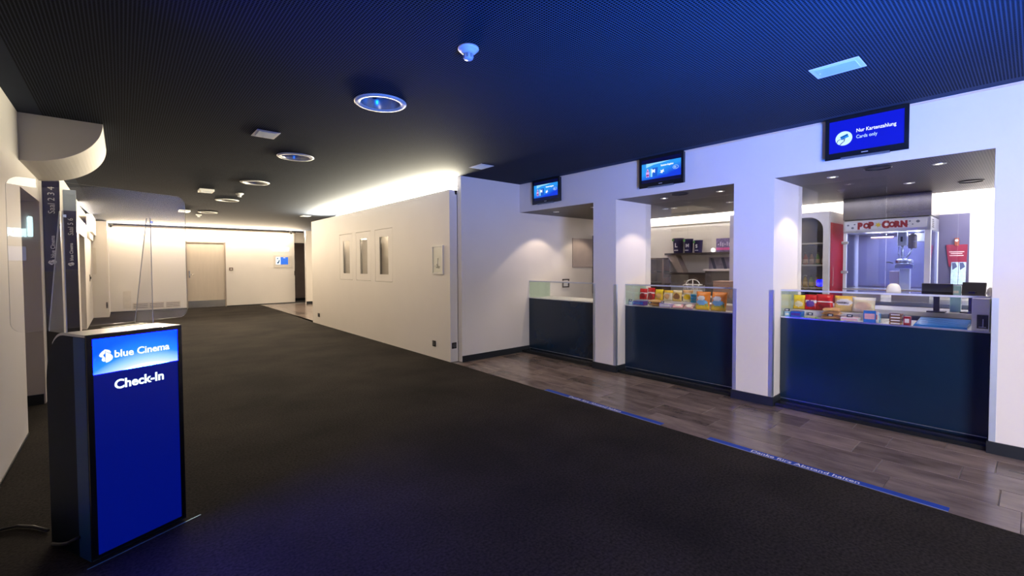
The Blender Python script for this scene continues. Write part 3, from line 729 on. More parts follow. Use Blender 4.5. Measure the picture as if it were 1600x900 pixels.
for i, zz in enumerate((0, .034, .068)):
    o = box('wafer_pack', (5.06, 2.572, Z1+zz), (5.17, 2.640, Z1+zz+.031), foil('teal', (.03, .36, .56)), bevel=.006)
    tag(recenter(o), ['teal wafer pack, lowest of the small stack beside the white card', 'teal wafer pack, middle of the small stack beside the white card', 'teal wafer pack on top of the small stack beside the white card'][i], 'snack pack', 'teal wafer packs')
def pac(u, v):
    if ((u-.45)/.30)**2 + ((v-.62)/.12)**2 < 1: return 3
    if ((u-.5)/.40)**2 + ((v-.40)/.15)**2 < 1: return 1
    if .18 < v < .42 and (u*7 % 1) < .55: return 2
    if v < .24: return 4
    return 0
OM = [ORG, LBLU, GRN, WHT, YEL]
put(bag('snack_bag', .165, .205, .07, pac, OM, lean=10, seed=12), 4.93, 2.434, Z0, 'large orange crisp bag, left one of the two tall orange bags')
put(bag('snack_bag', .178, .208, .07, pac, OM, lean=10, yaw=-6, seed=13), 4.92, 2.250, Z0, 'large orange crisp bag, right one of the two tall orange bags')
# front rows: cartons, packs
def carton(y, x, w, d, h, body, top, label, yaw=0, n=1, group=None, cat='sweets box'):
    T = thing('sweets_box', label, cat, (x, y, Z0), math.radians(yaw), group)
    for k in range(n):
        hh = h/n
        MB().box((-d/2, -w/2, .0005+k*hh), (d/2, w/2, (k+1)*hh-.001)).build('carton', body, T, bevel=.002, local=True)
    MB().box((-d/2+.004, -w/2+.006, h-.0006), (d/2-.004, w/2-.006, h+.0004)).build('print', top, T, local=True)
    MB().box((-d/2-.0006, -w/2+.008, h*.3), (-d/2+.0004, w/2-.008, h*.75)).build('print', top, T, local=True)
    return T
def tagprice(y, x, z, label):
    T = thing('price_tag', label, 'price tag', (x, y, z))
    MB().hexa([(-.002, -.022, 0), (.0, -.022, 0), (.0, .022, 0), (-.002, .022, 0), (.008, -.022, .024), (.010, -.022, .024), (.010, .022, .024), (.008, .022, .024)]).build('plate', M('tag_navy', (.012, .018, .06), .4), T, local=True)
    MB().hexa([(-.0005, -.012, .008), (.0, -.012, .008), (.0, .012, .008), (-.0005, .012, .008), (.0029, -.012, .016), (.0034, -.012, .016), (.0034, .012, .016), (.0029, .012, .016)]).build('print', M('tag_print', (.7, .7, .75), .5), T, local=True)
    return T
carton(1.562, 4.93, .046, .10, .05, LBLU, WHT, 'light blue sweets box in the left front corner of the popcorn-side case')
carton(1.488, 4.93, .090, .10, .056, BLU, PURP, 'blue and violet sweets box beside the light blue box', n=2)
carton(1.368, 4.90, .100, .06, .016, GRN, CREAM, 'flat green and cream sweets box lying before the red bags')
PRETZ = foil('pretzel', (.66, .36, .12))
for i, (dy, dz, yw) in enumerate(((0, 0, 4), (.004, .034, -5), (-.003, .068, 3))):
    o = bag('pretzel_pack', .165-.01*i, .10, .03, lab(.5, .5, .3, .3, 1), [PRETZ, TAN], lean=86, yaw=yw, seed=20+i)
    put(o, 4.905, 1.216+dy, Z0+dz, ['brown pretzel pack, lowest of three in the popcorn-side case', 'brown pretzel pack, middle of three in the popcorn-side case', 'brown pretzel pack, topmost of three in the popcorn-side case'][i], 'snack pack', 'pretzel packs')
carton(1.062, 4.905, .130, .08, .036, WHT, PNK, 'pale pink and white sweets box in front of the cream bag', n=2)
for i in range(3):
    carton(.925-.012*i, 4.90+.035*i, .085, .03, .085-.012*i + .02, [BLU, WHT, LBLU][i], [PNK, RED, WHT][i], ['blue and pink sweets box before the glass divider', 'white and red sweets box in the second row by the divider', 'light blue sweets box in the third row by the divider'][i], yaw=5-4*i)
for i in range(4):
    o = box('chocolate_bar', (4.88, .710, Z0+.024*i), (4.95, .792, Z0+.024*i+.022), [BRN, foil('cocoa', (.16, .06, .03))][i % 2], bevel=.005)
    q = box('wrapper_print', (4.8795, .722, .006), (4.8805, .780, .016), WHT, None); q.data.transform(Matrix.Translation((-4.915, -.751, 0))); q.parent = o
    recenter(o)
    tag(o, ['brown chocolate bar at the bottom of the stack of four', 'dark chocolate bar, second from the bottom of the stack of four', 'brown chocolate bar, third from the bottom of the stack of four', 'dark chocolate bar on top of the stack of four'][i], 'chocolate bar', 'stacked chocolate bars')
carton(.678, 4.91, .045, .05, .075, DRED, WHT, 'small dark red sweets box right of the stacked chocolate bars')
dv = box('glass_divider', (4.83, .838, Z0), (5.25, .843, 1.08), CLEAR); tag(recenter(dv), 'upright glass divider inside the popcorn-side case', 'divider')
carton(3.346, 4.93, .055, .10, .045, LBLU, WHT, 'light blue sweets box at the left end of the middle case')
carton(3.235, 4.93, .150, .10, .055, PURP, BLU, 'long violet sweets box beside the light blue box in the middle case', n=2)
for i, (dy, dz, yw) in enumerate(((0, 0, -4), (.004, .038, 5))):
    o = bag('pretzel_pack', .19-.01*i, .10, .034, lab(.5, .5, .3, .3, 1), [PRETZ, TAN], lean=86, yaw=yw, seed=30+i)
    put(o, 4.905, 3.02+dy, Z0+dz, ['brown pretzel pack, lower of two in the middle case', 'brown pretzel pack, upper of two in the middle case'][i], 'snack pack', 'pretzel packs')
carton(2.862, 4.91, .145, .09, .050, LIL, WHT, 'lilac and white sweets box in front of the nut bag', n=2)
o = bag('sweets_pack', .125, .11, .03, lab(.5, .5, .32, .3, 1), [PNK, WHT], lean=74, yaw=14, seed=40); put(o, 4.89, 2.718, Z0, 'pale pink sweets pack leaning in front of the white card', 'snack pack')
o = bag('sweets_pack', .115, .12, .03, lab(.5, .5, .32, .3, 1), [foil('mauve', (.55, .34, .34)), WHT], lean=70, yaw=10, seed=41); put(o, 4.885, 2.585, Z0, 'dusky mauve sweets pack left of the tall orange bags', 'snack pack')
for y, x, z, l in ((1.56, 4.872, .888, 'tiny navy price tag on the light blue box'), (1.398, 4.99, .852, 'tiny navy price tag below the first red bag'), (1.205, 4.862, .866, 'tiny navy price tag on the pretzel packs of the popcorn-side case'), (1.060, 4.862, .872, 'tiny navy price tag on the pink and white box'),
                   (3.345, 4.875, .880, 'tiny navy price tag on the middle case light blue box'), (3.06, 4.862, .868, 'tiny navy price tag on the pretzel packs of the middle case'), (2.89, 4.862, .884, 'tiny navy price tag on the lilac box')):
    tagprice(y, x, z, l)
mat_ = thing('blue_reflection', 'blue ribbed sheet painted as a reflection in the right part of the popcorn-side case', 'reflection', (5.02, .48, Z0))  # blue reflection of the lobby, put into colour and ribs
box('base', (4.86, .325, Z0+.0005), (5.22, .635, Z0+.012), M('reflection_blue', (.015, .16, .50), .18, noise=.25, nscale=5), mat_)
for i in range(8):
    xx = 4.875+i*.044
    box('rib', (xx, .328, Z0+.0125), (xx+.026, .632, Z0+.022+.004*i), MATS['reflection_blue'], mat_, bevel=.004)
wb = thing('till_housing', 'white upright housing with a black socket at the right end of the case', 'housing', (4.92, .255, Z0))
box('body', (4.885, .210, Z0+.0005), (5.12, .305, 1.078), WHITEP, wb, bevel=.003)
sk = box('socket', (4.879, .216, .852), (4.8845, .276, .955), BLACKP, wb)
b = MB(); b.box((4.872, .226, .862), (4.8785, .266, .868)); b.box((4.872, .240, .868), (4.8785, .246, .925)); b.build('contact', CHROME, sk)

# ---- things behind the counters
DOME = MB().lathe([(.001, .075), (.02, .074), (.038, .060), (.047, .035), (.05, .004), (.05, 0)], (5.10, .80, 1.0945), WHITEP).build('counter_lamp'); tag(recenter(DOME), 'small white dome on the glass counter top', 'dome')
BW = thing('back_worktop', 'grey worktop counter behind the popcorn-side glass case', 'counter', (5.5, .9, 0))
box('worktop', (5.43, -.6, .87), (5.93, 1.55, .91), M('worktop_grey', (.34, .34, .36), .35), BW); box('cabinet', (5.47, -.58, .0), (5.91, 1.53, .869), M('cab_blue', (.10, .14, .24), .4), BW)
def monitor(x, y, w, zc, label, yaw, tilt, col):
    T = thing('till_monitor', label, 'monitor', (x, y, .911), math.radians(yaw))
    MB().box((-.06, -.06, 0), (.06, .06, .012)).build('foot', BLACKP, T, local=True)
    MB().box((-.012, -.02, .012), (.012, .02, zc-.911)).build('stand', BLACKP, T, local=True)
    t = math.radians(tilt); h = .11; b = MB()
    def Q(xx, yy, zz): return (xx*math.cos(t)+zz*math.sin(t)+.02, yy, zc-.911-.03 - xx*math.sin(t) + zz*math.cos(t))
    b.hexa([Q(-.012, -w/2, 0), Q(.012, -w/2, 0), Q(.012, w/2, 0), Q(-.012, w/2, 0), Q(-.012, -w/2, h), Q(.012, -w/2, h), Q(.012, w/2, h), Q(-.012, w/2, h)])
    b.build('screen_case', col, T, bevel=.005, local=True)
monitor(5.46, .560, .205, 1.085, 'black till monitor seen from behind, left of the tilted one', 0, 0, BLACKP)
monitor(5.55, .345, .150, 1.10, 'dark grey tilted till monitor at the right end of the worktop', -12, 16, M('monitor_grey', (.035, .034, .038), .3))
TB = thing('teal_dispenser', 'small pale teal box between the two till monitors', 'box', (5.62, .452, .911)); MB().box((-.03, -.035, 0), (.03, .035, .235)).build('case', M('teal_plastic', (.30, .55, .65), .3), TB, bevel=.004, local=True); MB().box((-.031, -.02, .16), (-.0295, .02, .19)).build('label_plate', WHITEP, TB, local=True)
GC = MB().lathe([(.03, 0), (.03, .18), (.024, .21), (.012, .225)], (5.6, .235, .911), M('cup_grey', (.42, .42, .45), .4)).build('grey_canister'); tag(recenter(GC), 'small grey canister at the right of the tilted till monitor', 'canister')

# back bench with the popcorn machine
PB = thing('machine_bench', 'stainless bench under the popcorn machine', 'bench', (7.15, 1.1, 0))
box('worktop', (6.70, .40, .86), (7.56, 1.60, .90), STEEL, PB); box('cabinet', (6.74, .42, 0), (7.54, 1.58, .859), M('bench_brown', (.28, .22, .20), .45), PB)
PM = thing('popcorn_machine', 'stainless popcorn machine with glass doors and red lettering under a hood', 'popcorn machine', (7.1, 1.157, .90))
x0, x1, ya, yb = 6.80, 7.42, .755, 1.560
box('base', (x0-.01, ya, .9005), (x1, yb, 1.04), STEEL, PM, bevel=.004)
for nm, lo, hi in (('post', (x0, yb-.035, 1.0405), (x0+.035, yb, 1.718)), ('post', (x0, ya, 1.0405), (x0+.035, ya+.052, 1.718)), ('post', (x1-.03, ya, 1.0405), (x1, ya+.03, 1.718)), ('post', (x1-.03, yb-.03, 1.0405), (x1, yb, 1.718))):
    box(nm, lo, hi, WHITEP if False else M('machine_white', (.80, .82, .86), .28, .2, noise=.02), PM, bevel=.003)
CAB = clear('cabinet_glass', (.80, .84, .97), 1.5)
ym = 1.143
box('glass_door', (x0+.006, ym+.002, 1.05), (x0+.012, yb-.036, 1.712), CAB, PM); box('glass_door', (x0+.006, ya+.053, 1.05), (x0+.012, ym-.002, 1.712), CAB, PM)
box('side_glass', (x0+.036, ya+.004, 1.05), (x1-.031, ya+.010, 1.712), CAB, PM); box('side_glass', (x0+.036, yb-.010, 1.05), (x1-.031, yb-.004, 1.712), CAB, PM)
box('rear_panel', (x1-.012, ya+.031, 1.05), (x1-.006, yb-.031, 1.712), M('machine_rear', (.20, .20, .32), .25, .3), PM)
box('canopy', (x0-.012, ya, 1.7185), (x1, yb, 1.868), STEELL, PM, bevel=.004)
sg = box('sign_panel', (x0-.018, ya+.035, 1.748), (x0-.0125, yb-.02, 1.850), M('sign_white', (.66, .68, .74), .4), PM)
LRED = M('letter_red', (.30, .004, .015), .4); LYEL = M('star_yellow', (.70, .55, .05), .4); LINK = M('sign_ink', (.12, .14, .22), .5)
ty = 1.408
for ch, dy, sz, dz in (('P', 0, .082, 0), ('O', .056, .066, .006), ('P', .106, .082, .002), ('C', .232, .088, 0), ('O', .295, .066, .006), ('R', .345, .076, .003), ('N', .398, .076, .002)):
    text('letter', ch, sz*1.22, LRED, sg, UY, UZ, (x0-.0185, ty-dy+.004, 1.764+dz), bold=.085, squeeze=.84)
star = [((.034 if i % 2 == 0 else .016)*math.cos(2*PI*i/12+.3), (.034 if i % 2 == 0 else .016)*math.sin(2*PI*i/12+.3)) for i in range(12)]
poly3('star', [star], LYEL, sg, UY, UZ, (x0-.0185, ty-.193, 1.800))
for (dy, dz, r) in ((-.10, .012, .012), (-.055, -.022, .014), (-.035, .02, .009), (.455, -.014, .008), (.475, .024, .010), (.545, .018, .017), (.50, -.012, .008)):
    poly3('popcorn_print', [ell(0, 0, r, r*.9, 10), ell(r*.8, r*.5, r*.6, r*.55, 8)][:1], LINK, sg, UY, UZ, (x0-.0185, ty-dy, 1.800+dz))
hoodm = M('hood_steel', (.30, .29, .31), .24, 1, noise=.05, nscale=6, stretch=(.1, 3, .1))
box('hood', (x0-.008, ya-.002, 1.878), (x1+.02, yb+.004, 2.145), hoodm, PM, bevel=.004)
box('hood_lip', (x0+.02, ya+.02, 1.8685), (x1, yb-.02, 1.8775), BLACKP, PM)
b = MB()
for i in range(6):
    for j in range(5): b.box((x0+.07+i*.024, ya-.0015, 1.75+j*.02), (x0+.085+i*.024, ya-.0002, 1.76+j*.02))
b.build('side_vents', BLACKP, PM, kind='stuff')
for zz in (1.60, 1.238): box('hinge', (x0-.012, yb-.055, zz-.018), (x0-.001, yb+.02, zz+.018), STEEL, PM, bevel=.003)
MB().tube([(x0, 1.19, 1.700), (x0-.03, 1.185, 1.700), (x0-.03, 1.115, 1.700), (x0, 1.11, 1.700)], .007).build('door_handle', CHROME, PM)
# kettle assembly
kx = 7.02
kt = box('kettle_motor', (kx-.04, .985, 1.55), (kx+.04, 1.070, 1.715), WHITEP, PM, bevel=.01)
box('slot', (kx-.0415, 1.020, 1.60), (kx-.0403, 1.040, 1.66), BLACKP, kt)
MB().lathe([(.035, 1.52), (.04, 1.53), (.04, 1.67), (.03, 1.69)], (kx+.02, .94, 0), M('motor_brown', (.28, .22, .18), .4, .4)).build('motor', None if False else MATS['motor_brown'], PM)
b = MB(); b.tube([(kx, 1.028, 1.55), (kx, 1.028, 1.46), (kx, 1.02, 1.42)], .016); b.tube([(kx+.02, .945, 1.53), (kx, .95, 1.48), (kx, .985, 1.42), (kx, 1.0, 1.385)], .009); b.tube([(kx, 1.06, 1.54), (kx-.01, 1.065, 1.46), (kx, 1.04, 1.40)], .006)
b.build('kettle_arm', STEELL, PM)
MB().lathe([(.001, 1.335), (.07, 1.335), (.085, 1.35), (.088, 1.385), (.075, 1.395), (.02, 1.402), (.001, 1.41)], (kx, 1.008, 0)).build('kettle', CHROME, PM)
box('kettle_bracket', (kx-.03, .925, 1.285), (kx+.03, 1.09, 1.330), STEELL, PM, bevel=.004)
MB().tube([(kx-.02, 1.11, 1.345), (kx-.06, 1.14, 1.36), (kx-.08, 1.16, 1.355)], .007).build('kettle_handle', BLACKP, PM)
box('control_box', (7.12, .83, 1.60), (7.24, .93, 1.70), WHITEP, PM, bevel=.006)
MB().tube([(7.2, 1.14, 1.665), (7.2, 1.36, 1.665)], .012).build('lamp_tube', M('copper', (.55, .32, .24), .3, .6), PM)
box('scoop_bin', (7.05, 1.06, 1.05), (7.17, 1.15, 1.25), M('scoop_pink', (.72, .58, .58), .4), PM, bevel=.004)
hb_ = box('paper_holder', (7.0, .955, 1.0405), (7.09, 1.05, 1.28), M('holder_clear', (.60, .60, .66), .3), PM, bevel=.004)
plamp = area('machine_lamp', (7.1, 1.15, 1.712), (-.1, 0, -1), .3, .5, 16, (.74, .76, 1))

# fridge
FR = thing('drinks_fridge', 'tall drinks fridge with an arched glass door and a red side', 'fridge', (7.0, 2.0, 0))
fx0, fx1, fa, fb = 6.705, 7.35, 1.672, 2.30
REDP = M('fridge_red', (.42, .004, .012), .3)
FG = M('fridge_grey', (.55, .54, .55), .35)
b = MB(); b.box((fx0, fa+.002, .10), (fx1, fa+.03, 2.0), ); b.box((fx0, fb-.03, .10), (fx1, fb, 2.0)); b.box((fx1-.03, fa+.03, .1), (fx1, fb-.03, 2.0)); b.box((fx0, fa+.03, 1.97), (fx1-.03, fb-.03, 2.0)); b.box((fx0, fa+.03, .1), (fx1-.03, fb-.03, .2)); b.box((fx0+.03, fa+.02, .0), (fx1-.02, fb-.02, .1))
b.build('body', FG, FR)
box('side_panel', (fx0+.015, fa-.004, .12), (fx1-.02, fa+.0015, 1.86), REDP, FR)
text('lettering', 'Classic', .10, M('side_print', (.55, .30, .22), .5), FR, (0, 0, 1), (-1, 0, 0), (fx0+.15, fa-.0045, 1.06), squeeze=.9)
# arched door frame
da, db, dz0, dz1 = fa+.004, fb-.004, .20, 1.985; t = .062; R_ = .16; b = MB()
outer = rrect(da, dz0, db, dz1, .004, 6); inner = rrect(da+t, dz0+t, db-t, dz1-t*.8, R_, 6)
n = len(outer)
Ao = [b.bm.verts.new((fx0-.045, y, z)) for y, z in outer]; Ai = [b.bm.verts.new((fx0-.045, y, z)) for y, z in inner]
Bo = [b.bm.verts.new((fx0-.004, y, z)) for y, z in outer]; Bi = [b.bm.verts.new((fx0-.004, y, z)) for y, z in inner]
for i in range(n):
    j = (i+1) % n
    for q in ((Ao[i], Ao[j], Ai[j], Ai[i]), (Bi[i], Bi[j], Bo[j], Bo[i]), (Ai[i], Ai[j], Bi[j], Bi[i]), (Bo[i], Bo[j], Ao[j], Ao[i])): b.bm.faces.new(q)
b.build('door_frame', M('door_pale', (.60, .58, .57), .35), FR)
MB().prism(inner, 0, fx0-.030, fx0-.026).build('glass_door', clear('fridge_glass', (.80, .80, .77), 1.25), FR)
box('inner_lining', (fx1-.06, fa+.031, .201), (fx1-.031, fb-.031, 1.969), M('lining_grey', (.22, .20, .19), .5), FR)
shz = (1.02, 1.315, 1.595)
for z in shz: box('shelf', (fx0+.005, fa+.032, z), (fx1-.062, fb-.032, z+.018), M('shelf_pale', (.70, .66, .58), .4), FR)
k = 0
for z, cols, nm in ((1.0385, [(.45, .30, .04), (.30, .06, .03), (.20, .28, .05)], 'squat amber jar on the lower fridge shelf'), (1.3335, [(.34, .09, .05), (.12, .22, .06), (.30, .16, .08)], 'dark red and green bottle on the middle fridge shelf')):
    for i in range(8):
        y = fa+.08+i*.068
        B = thing('drink_bottle', nm + ', ' + ['first', 'second', 'third', 'fourth', 'fifth', 'sixth', 'seventh', 'eighth'][7-i] + ' from the left', 'bottle', (fx0+.06, y, z), 0, 'bottles in the fridge, ' + ('lower' if z < 1.2 else 'middle') + ' shelf')
        cm = M('bottle_%d_%d' % (int(z*10), i % 3), cols[i % 3], .2, noise=.2)
        MB().lathe([(.026, 0), (.028, .004), (.028, .085), (.020, .105), (.013, .118), (.013, .135)], (0, 0, 0), n=12).build('glass', cm, B, local=True)
        MB().lathe([(.015, .1355), (.015, .155), (.001, .157)], (0, 0, 0), n=10).build('cap', M('cap_dark', (.06, .06, .04), .4), B, local=True)
        MB().lathe([(.0284, .02), (.0284, .07)], (0, 0, 0), n=12).build('label_band', M('bottle_label_%d' % int(z*10), (.55, .38, .28) if z > 1.2 else (.60, .42, .10), .5), B, local=True)
# dark wall board with hanging bag and leaflets
WBD = box('wall_board', (7.575, .505, .95), (7.598, 1.9, 1.935), M('slate_board', (.09, .085, .16), .3)); tag(recenter(WBD), 'dark slate-blue board on the rear wall right of the popcorn machine', 'board')
HB = thing('hanging_sign', 'burgundy paper sign hanging by a clip on the slate-blue board', 'sign', (7.55, .605, 1.30))
MB().hexa([(7.556, .525, 1.30), (7.572, .525, 1.30), (7.572, .675, 1.30), (7.556, .675, 1.30), (7.556, .517, 1.565), (7.572, .517, 1.565), (7.572, .703, 1.565), (7.556, .703, 1.565)]).build('sheet', M('burgundy', (.20, .01, .04), .5), HB)
b_ = MB(); 
HBW = wloc(HB)
cl = box('clip', (7.55, .590, 1.55), (7.573, .630, 1.645), M('clip_brown', (.22, .05, .03), .4), HB, bevel=.004)
MB().disc((7.549, .610, 1.615), .014, (0, 1, 0), (0, 0, 1)).build('button', WHITEP, cl)
for i, (z, l) in enumerate(((1.475, .13), (1.455, .10), (1.43, .12))): box('print_line', (7.5553, .61-l/2, z), (7.5558, .61+l/2, z+.008), M('print_pale', (.75, .6, .6), .5), HB)
for i, y in enumerate((.556, .622)):
    LF = thing('leaflet', ['pale blue leaflet on the slate board, right of the pair', 'pale blue leaflet on the slate board, left of the pair'][i], 'leaflet', (7.53, y, 1.08), 0, 'leaflets on the slate board')
    MB().hexa([(7.535, y-.028, 1.09), (7.54, y-.028, 1.09), (7.54, y+.034, 1.09), (7.535, y+.034, 1.09), (7.55, y-.030, 1.355), (7.555, y-.030, 1.355), (7.555, y+.030, 1.355), (7.55, y+.030, 1.355)]).build('sheet', M('leaflet_blue', (.48, .66, .82), .45, noise=.25, nscale=40), LF)
    MB().hexa([(7.544, y-.022, 1.30), (7.546, y-.022, 1.30), (7.546, y+.02, 1.26), (7.544, y+.02, 1.26), (7.5475, y-.006, 1.35), (7.5495, y-.006, 1.35), (7.5495, y+.026, 1.35), (7.5475, y+.026, 1.35)]).build('picture', M('leaflet_ink', (.06, .08, .18), .5), LF)

# shelves in the middle bay
SH = thing('wall_shelving', 'dark shelves with pale slanted panels on the rear wall of the middle bay', 'shelving', (7.5, 3.9, 0))
DKB = M('dark_brown_board', (.045, .032, .032), .45)
box('shelf', (7.36, 2.80, 1.505), (7.595, 4.335, 1.540), DKB, SH); box('shelf', (7.36, 3.35, 1.165), (7.595, 4.335, 1.200), DKB, SH)
PALE = M('slant_pale', (.66, .54, .46), .5)
MB().hexa([(7.42, 4.00, 1.2005), (7.59, 4.00, 1.2005), (7.59, 4.115, 1.2005), (7.42, 4.115, 1.2005), (7.42, 4.15, 1.5045), (7.59, 4.15, 1.5045), (7.59, 4.325, 1.5045), (7.42, 4.325, 1.5045)]).build('slanted_panel', PALE, SH)
box('rear_board', (7.588, 3.30, .95), (7.5975, 4.0, 1.164), M('rear_taupe', (.30, .23, .21), .5), SH)
NB = thing('niche_cabinet', 'brown open niche cabinet below the shelf at the left of the middle bay', 'cabinet', (7.45, 4.42, 0))
NBM = M('niche_brown', (.17, .11, .09), .5)
b = MB(); b.box((7.30, 4.34, .0), (7.34, 4.36, 1.46)) ; b.box((7.30, 4.62, 0), (7.59, 4.64, 1.46)); b.box((7.57, 4.36, 0), (7.59, 4.62, 1.46)); b.box((7.30, 4.34, 1.44), (7.59, 4.64, 1.46)) ; b.box((7.34, 4.34, 0), (7.59, 4.36, 1.10))
b.build('case', NBM, NB); box('inner_shelf', (7.31, 4.361, 1.20), (7.569, 4.619, 1.225), DKB, NB); box('inner_shelf', (7.31, 4.361, 1.0), (7.569, 4.619, 1.02), DKB, NB)
BK = M('bucket_blue', (.030, .020, .13), .35, noise=.25, nscale=9)
for y, h, r, ch in ((4.130, .262, .094, 'L'), (3.940, .245, .078, 'M'), (3.765, .213, .073, 'S')):
    Bk = thing('popcorn_bucket', 'dark violet popcorn bucket marked %s on the upper shelf' % ch, 'bucket', (7.47, y, 1.5405), 0, 'popcorn buckets on the shelf')
    MB().lathe([(r*.82, 0), (r*.84, .002), (r, h), (r*1.02, h), (r*1.02, h-.006), (r*.97, h-.004), (r*.80, .006)], (0, 0, 0), n=28).build('tub', BK, Bk, local=True)
    MB().box((-r*1.0-.002, r*.35, h-.05), (-r*.75, r*.75, h-.012)).build('corner_print', M('bucket_green', (.10, .35, .10), .5), Bk, local=True)
    text('letter', ch, r*1.05, M('bucket_white', (.85, .85, .88), .5), Bk, UY, UZ, (-r*.99-.002, r*.18, h*.40), bold=.03, align='LEFT', local=True)
    MB().box((-r*.90-.004, -r*.40, h*.16), (-r*.84, r*.35, h*.21)).build('print', MATS['bucket_white'], Bk, local=True)
PO = thing('counter_poster', 'small violet and pink poster at the right end of the upper shelf', 'poster', (7.5, 3.33, 1.5405))
box('sheet', (7.47, 3.20, 1.541), (7.476, 3.458, 1.768), M('poster_violet', (.16, .12, .30), .5, noise=.5, nscale=30), PO); box('band', (7.4685, 3.205, 1.575), (7.4697, 3.455, 1.615), M('poster_pink', (.70, .10, .34), .5), PO)
b = MB()
for i in range(6): b.box((7.4675, 3.23+i*.036, 1.63+.012*(i % 3)), (7.4697, 3.25+i*.036, 1.68+.014*((i+1) % 3)))
b.build('print', M('poster_pale', (.55, .50, .70), .5), PO, kind='stuff')
SPL = MB().lathe([(.001, 0), (.02, .006), (.034, .02), (.034, .05), (.02, .064), (.001, .07)], (7.43, 3.49, 1.64), E('globe_lit', (1, .95, .95), 1.6)).build('globe_lamp'); tag(recenter(SPL), 'tiny lit white globe beside the violet poster', 'lamp'); SPL.location.z = 1.541
PHT = thing('picture_strip', 'framed dark blue and white photo print below the upper shelf', 'picture', (7.59, 3.45, 1.22))
box('sheet', (7.59, 3.285, 1.22), (7.597, 3.635, 1.46), M('photo_lilac', (.36, .32, .42), .5, noise=.3, nscale=12), PHT)
b = MB()
for y in (3.32, 3.50): b.hexa([(7.587, y, 1.25), (7.5895, y, 1.25), (7.5895, y+.05, 1.25), (7.587, y+.05, 1.25), (7.587, y+.06, 1.45), (7.5895, y+.06, 1.45), (7.5895, y+.11, 1.45), (7.587, y+.11, 1.45)])
b.build('dark_shapes', M('photo_navy', (.05, .06, .14), .5), PHT, kind='stuff')
SV = thing('service_cabinet', 'dark brown service cabinet with pale top in the middle bay', 'cabinet', (6.6, 2.95, 0))
box('carcass', (6.50, 2.80, 0), (7.0, 3.17, 1.245), M('cab_dark', (.06, .05, .052), .4), SV); box('top', (6.48, 2.79, 1.2455), (7.02, 3.19, 1.27), M('cab_top', (.45, .40, .42), .4), SV)
BB = thing('card_box', 'brown cardboard box on the ledge behind the middle snack case', 'box', (5.6, 2.48, 0))
box('stand', (5.45, 2.0, 0), (5.85, 3.36, .93), M('ledge_dark', (.16, .14, .14), .5), BB); box('carton', (5.52, 2.39, .9305), (5.74, 2.59, 1.13), M('cardboard', (.30, .18, .14), .7), BB, bevel=.004); box('flap', (5.515, 2.385, 1.1305), (5.745, 2.595, 1.136), M('cardboard_pale', (.42, .27, .22), .7), BB)
WBK = thing('wire_basket', 'white wire basket with arched handle behind the middle snack case', 'basket', (5.6, 2.894, .931))
b = MB(); arc = [(5.6, 2.894+.09*math.cos(a), 1.085+.062*math.sin(a)) for a in [PI*i/14 for i in range(15)]]
b.tube(arc, .0055); b.tube([(5.6, 2.894, 1.0), (5.6, 2.894, 1.147)], .005)
b.build('handle', WHITEP, WBK); b = MB()
for z in (.94, 1.0, 1.08): b.tube([(5.53, 2.80, z), (5.53, 2.985, z), (5.67, 2.985, z), (5.67, 2.80, z), (5.53, 2.80, z)], .004)
for i in range(8): b.tube([(5.53, 2.80+i*.026, .935), (5.53, 2.80+i*.026, 1.08)], .003)
b.build('wire_sides', WHITEP, WBK)
# protective glass above the counters
def guardglass(y0, y1, z0, z1, x, label):
    g = box('guard_glass', (x, y0, z0), (x+.006, y1, z1), CLEAR); tag(recenter(g), label, 'glass pane')
guardglass(.42, .886, 1.10, 1.80, 5.27, 'clear guard pane on the popcorn-side case, right one of two'); guardglass(.889, 1.59, 1.10, 2.14, 5.27, 'clear guard pane on the popcorn-side case, left one of two')
guardglass(1.975, 2.79, 1.10, 2.14, 5.27, 'clear guard pane over the right half of the middle snack case'); guardglass(2.793, 3.38, 1.10, 2.14, 5.27, 'clear guard pane over the left half of the middle snack case')
# niche wall: switch and glazed hatch, dark screen edge
SWT = thing('switch_box', 'white switch box with dark side on the niche wall', 'switch', (5.655, 5.17, .96))
box('plate', (5.58, 5.150, .962), (5.735, 5.1695, 1.105), M('switch_dark', (.06, .05, .05), .4), SWT); box('cover', (5.59, 5.138, .985), (5.685, 5.1495, 1.085), WHITEP, SWT); box('key', (5.69, 5.142, 1.0), (5.725, 5.1495, 1.06), BLACKP, SWT)
NP = box('wall_hatch', (5.83, 5.158, 1.30), (6.36, 5.1695, 1.80), M('pane_beige', (.52, .45, .42), .2)); tag(recenter(NP), 'flush beige pane on the upper niche wall', 'panel')
NS = box('niche_post', (6.365, 4.2, .83), (6.43, 5.165, 1.86), M('post_dark', (.03, .028, .032), .4)); tag(recenter(NS), 'dark upright screen edge at the end of the niche', 'screen')

# ---- ceiling fittings
def downlight(y):
    T = thing('round_downlight', '', 'downlight', (1.5, y, H))
    MB().lathe([(.142, -.001), (.190, -.001), (.190, -.006), (.180, -.013), (.150, -.013), (.142, -.004)], (0, 0, 0), n=48, caps=False).build('trim_ring', M('ring_white', (.74, .73, .70), .4), T, local=True)
    MB().lathe([(.1425, -.003), (.140, .010), (.128, .050), (.105, .085), (.060, .105), (.001, .108)], (0, 0, 0), n=40, caps=False).build('reflector', M('reflector_grey', (.40, .40, .41), .25, .5), T, local=True)
    MB().lathe([(.018, .104), (.024, .08), (.030, .055), (.022, .040), (.001, .036)], (0, .015, 0), n=16).build('lamp', M('lamp_glass', (.55, .55, .60), .15), T, local=True)
    b = MB(); b.box((-.012, .035, .060), (.012, .115, .068)); b.box((-.115, .0, .060), (-.028, .03, .068)); b.box((.028, .0, .060), (.115, .03, .068)); b.build('bracket', BLACKP, T, local=True)
    return T
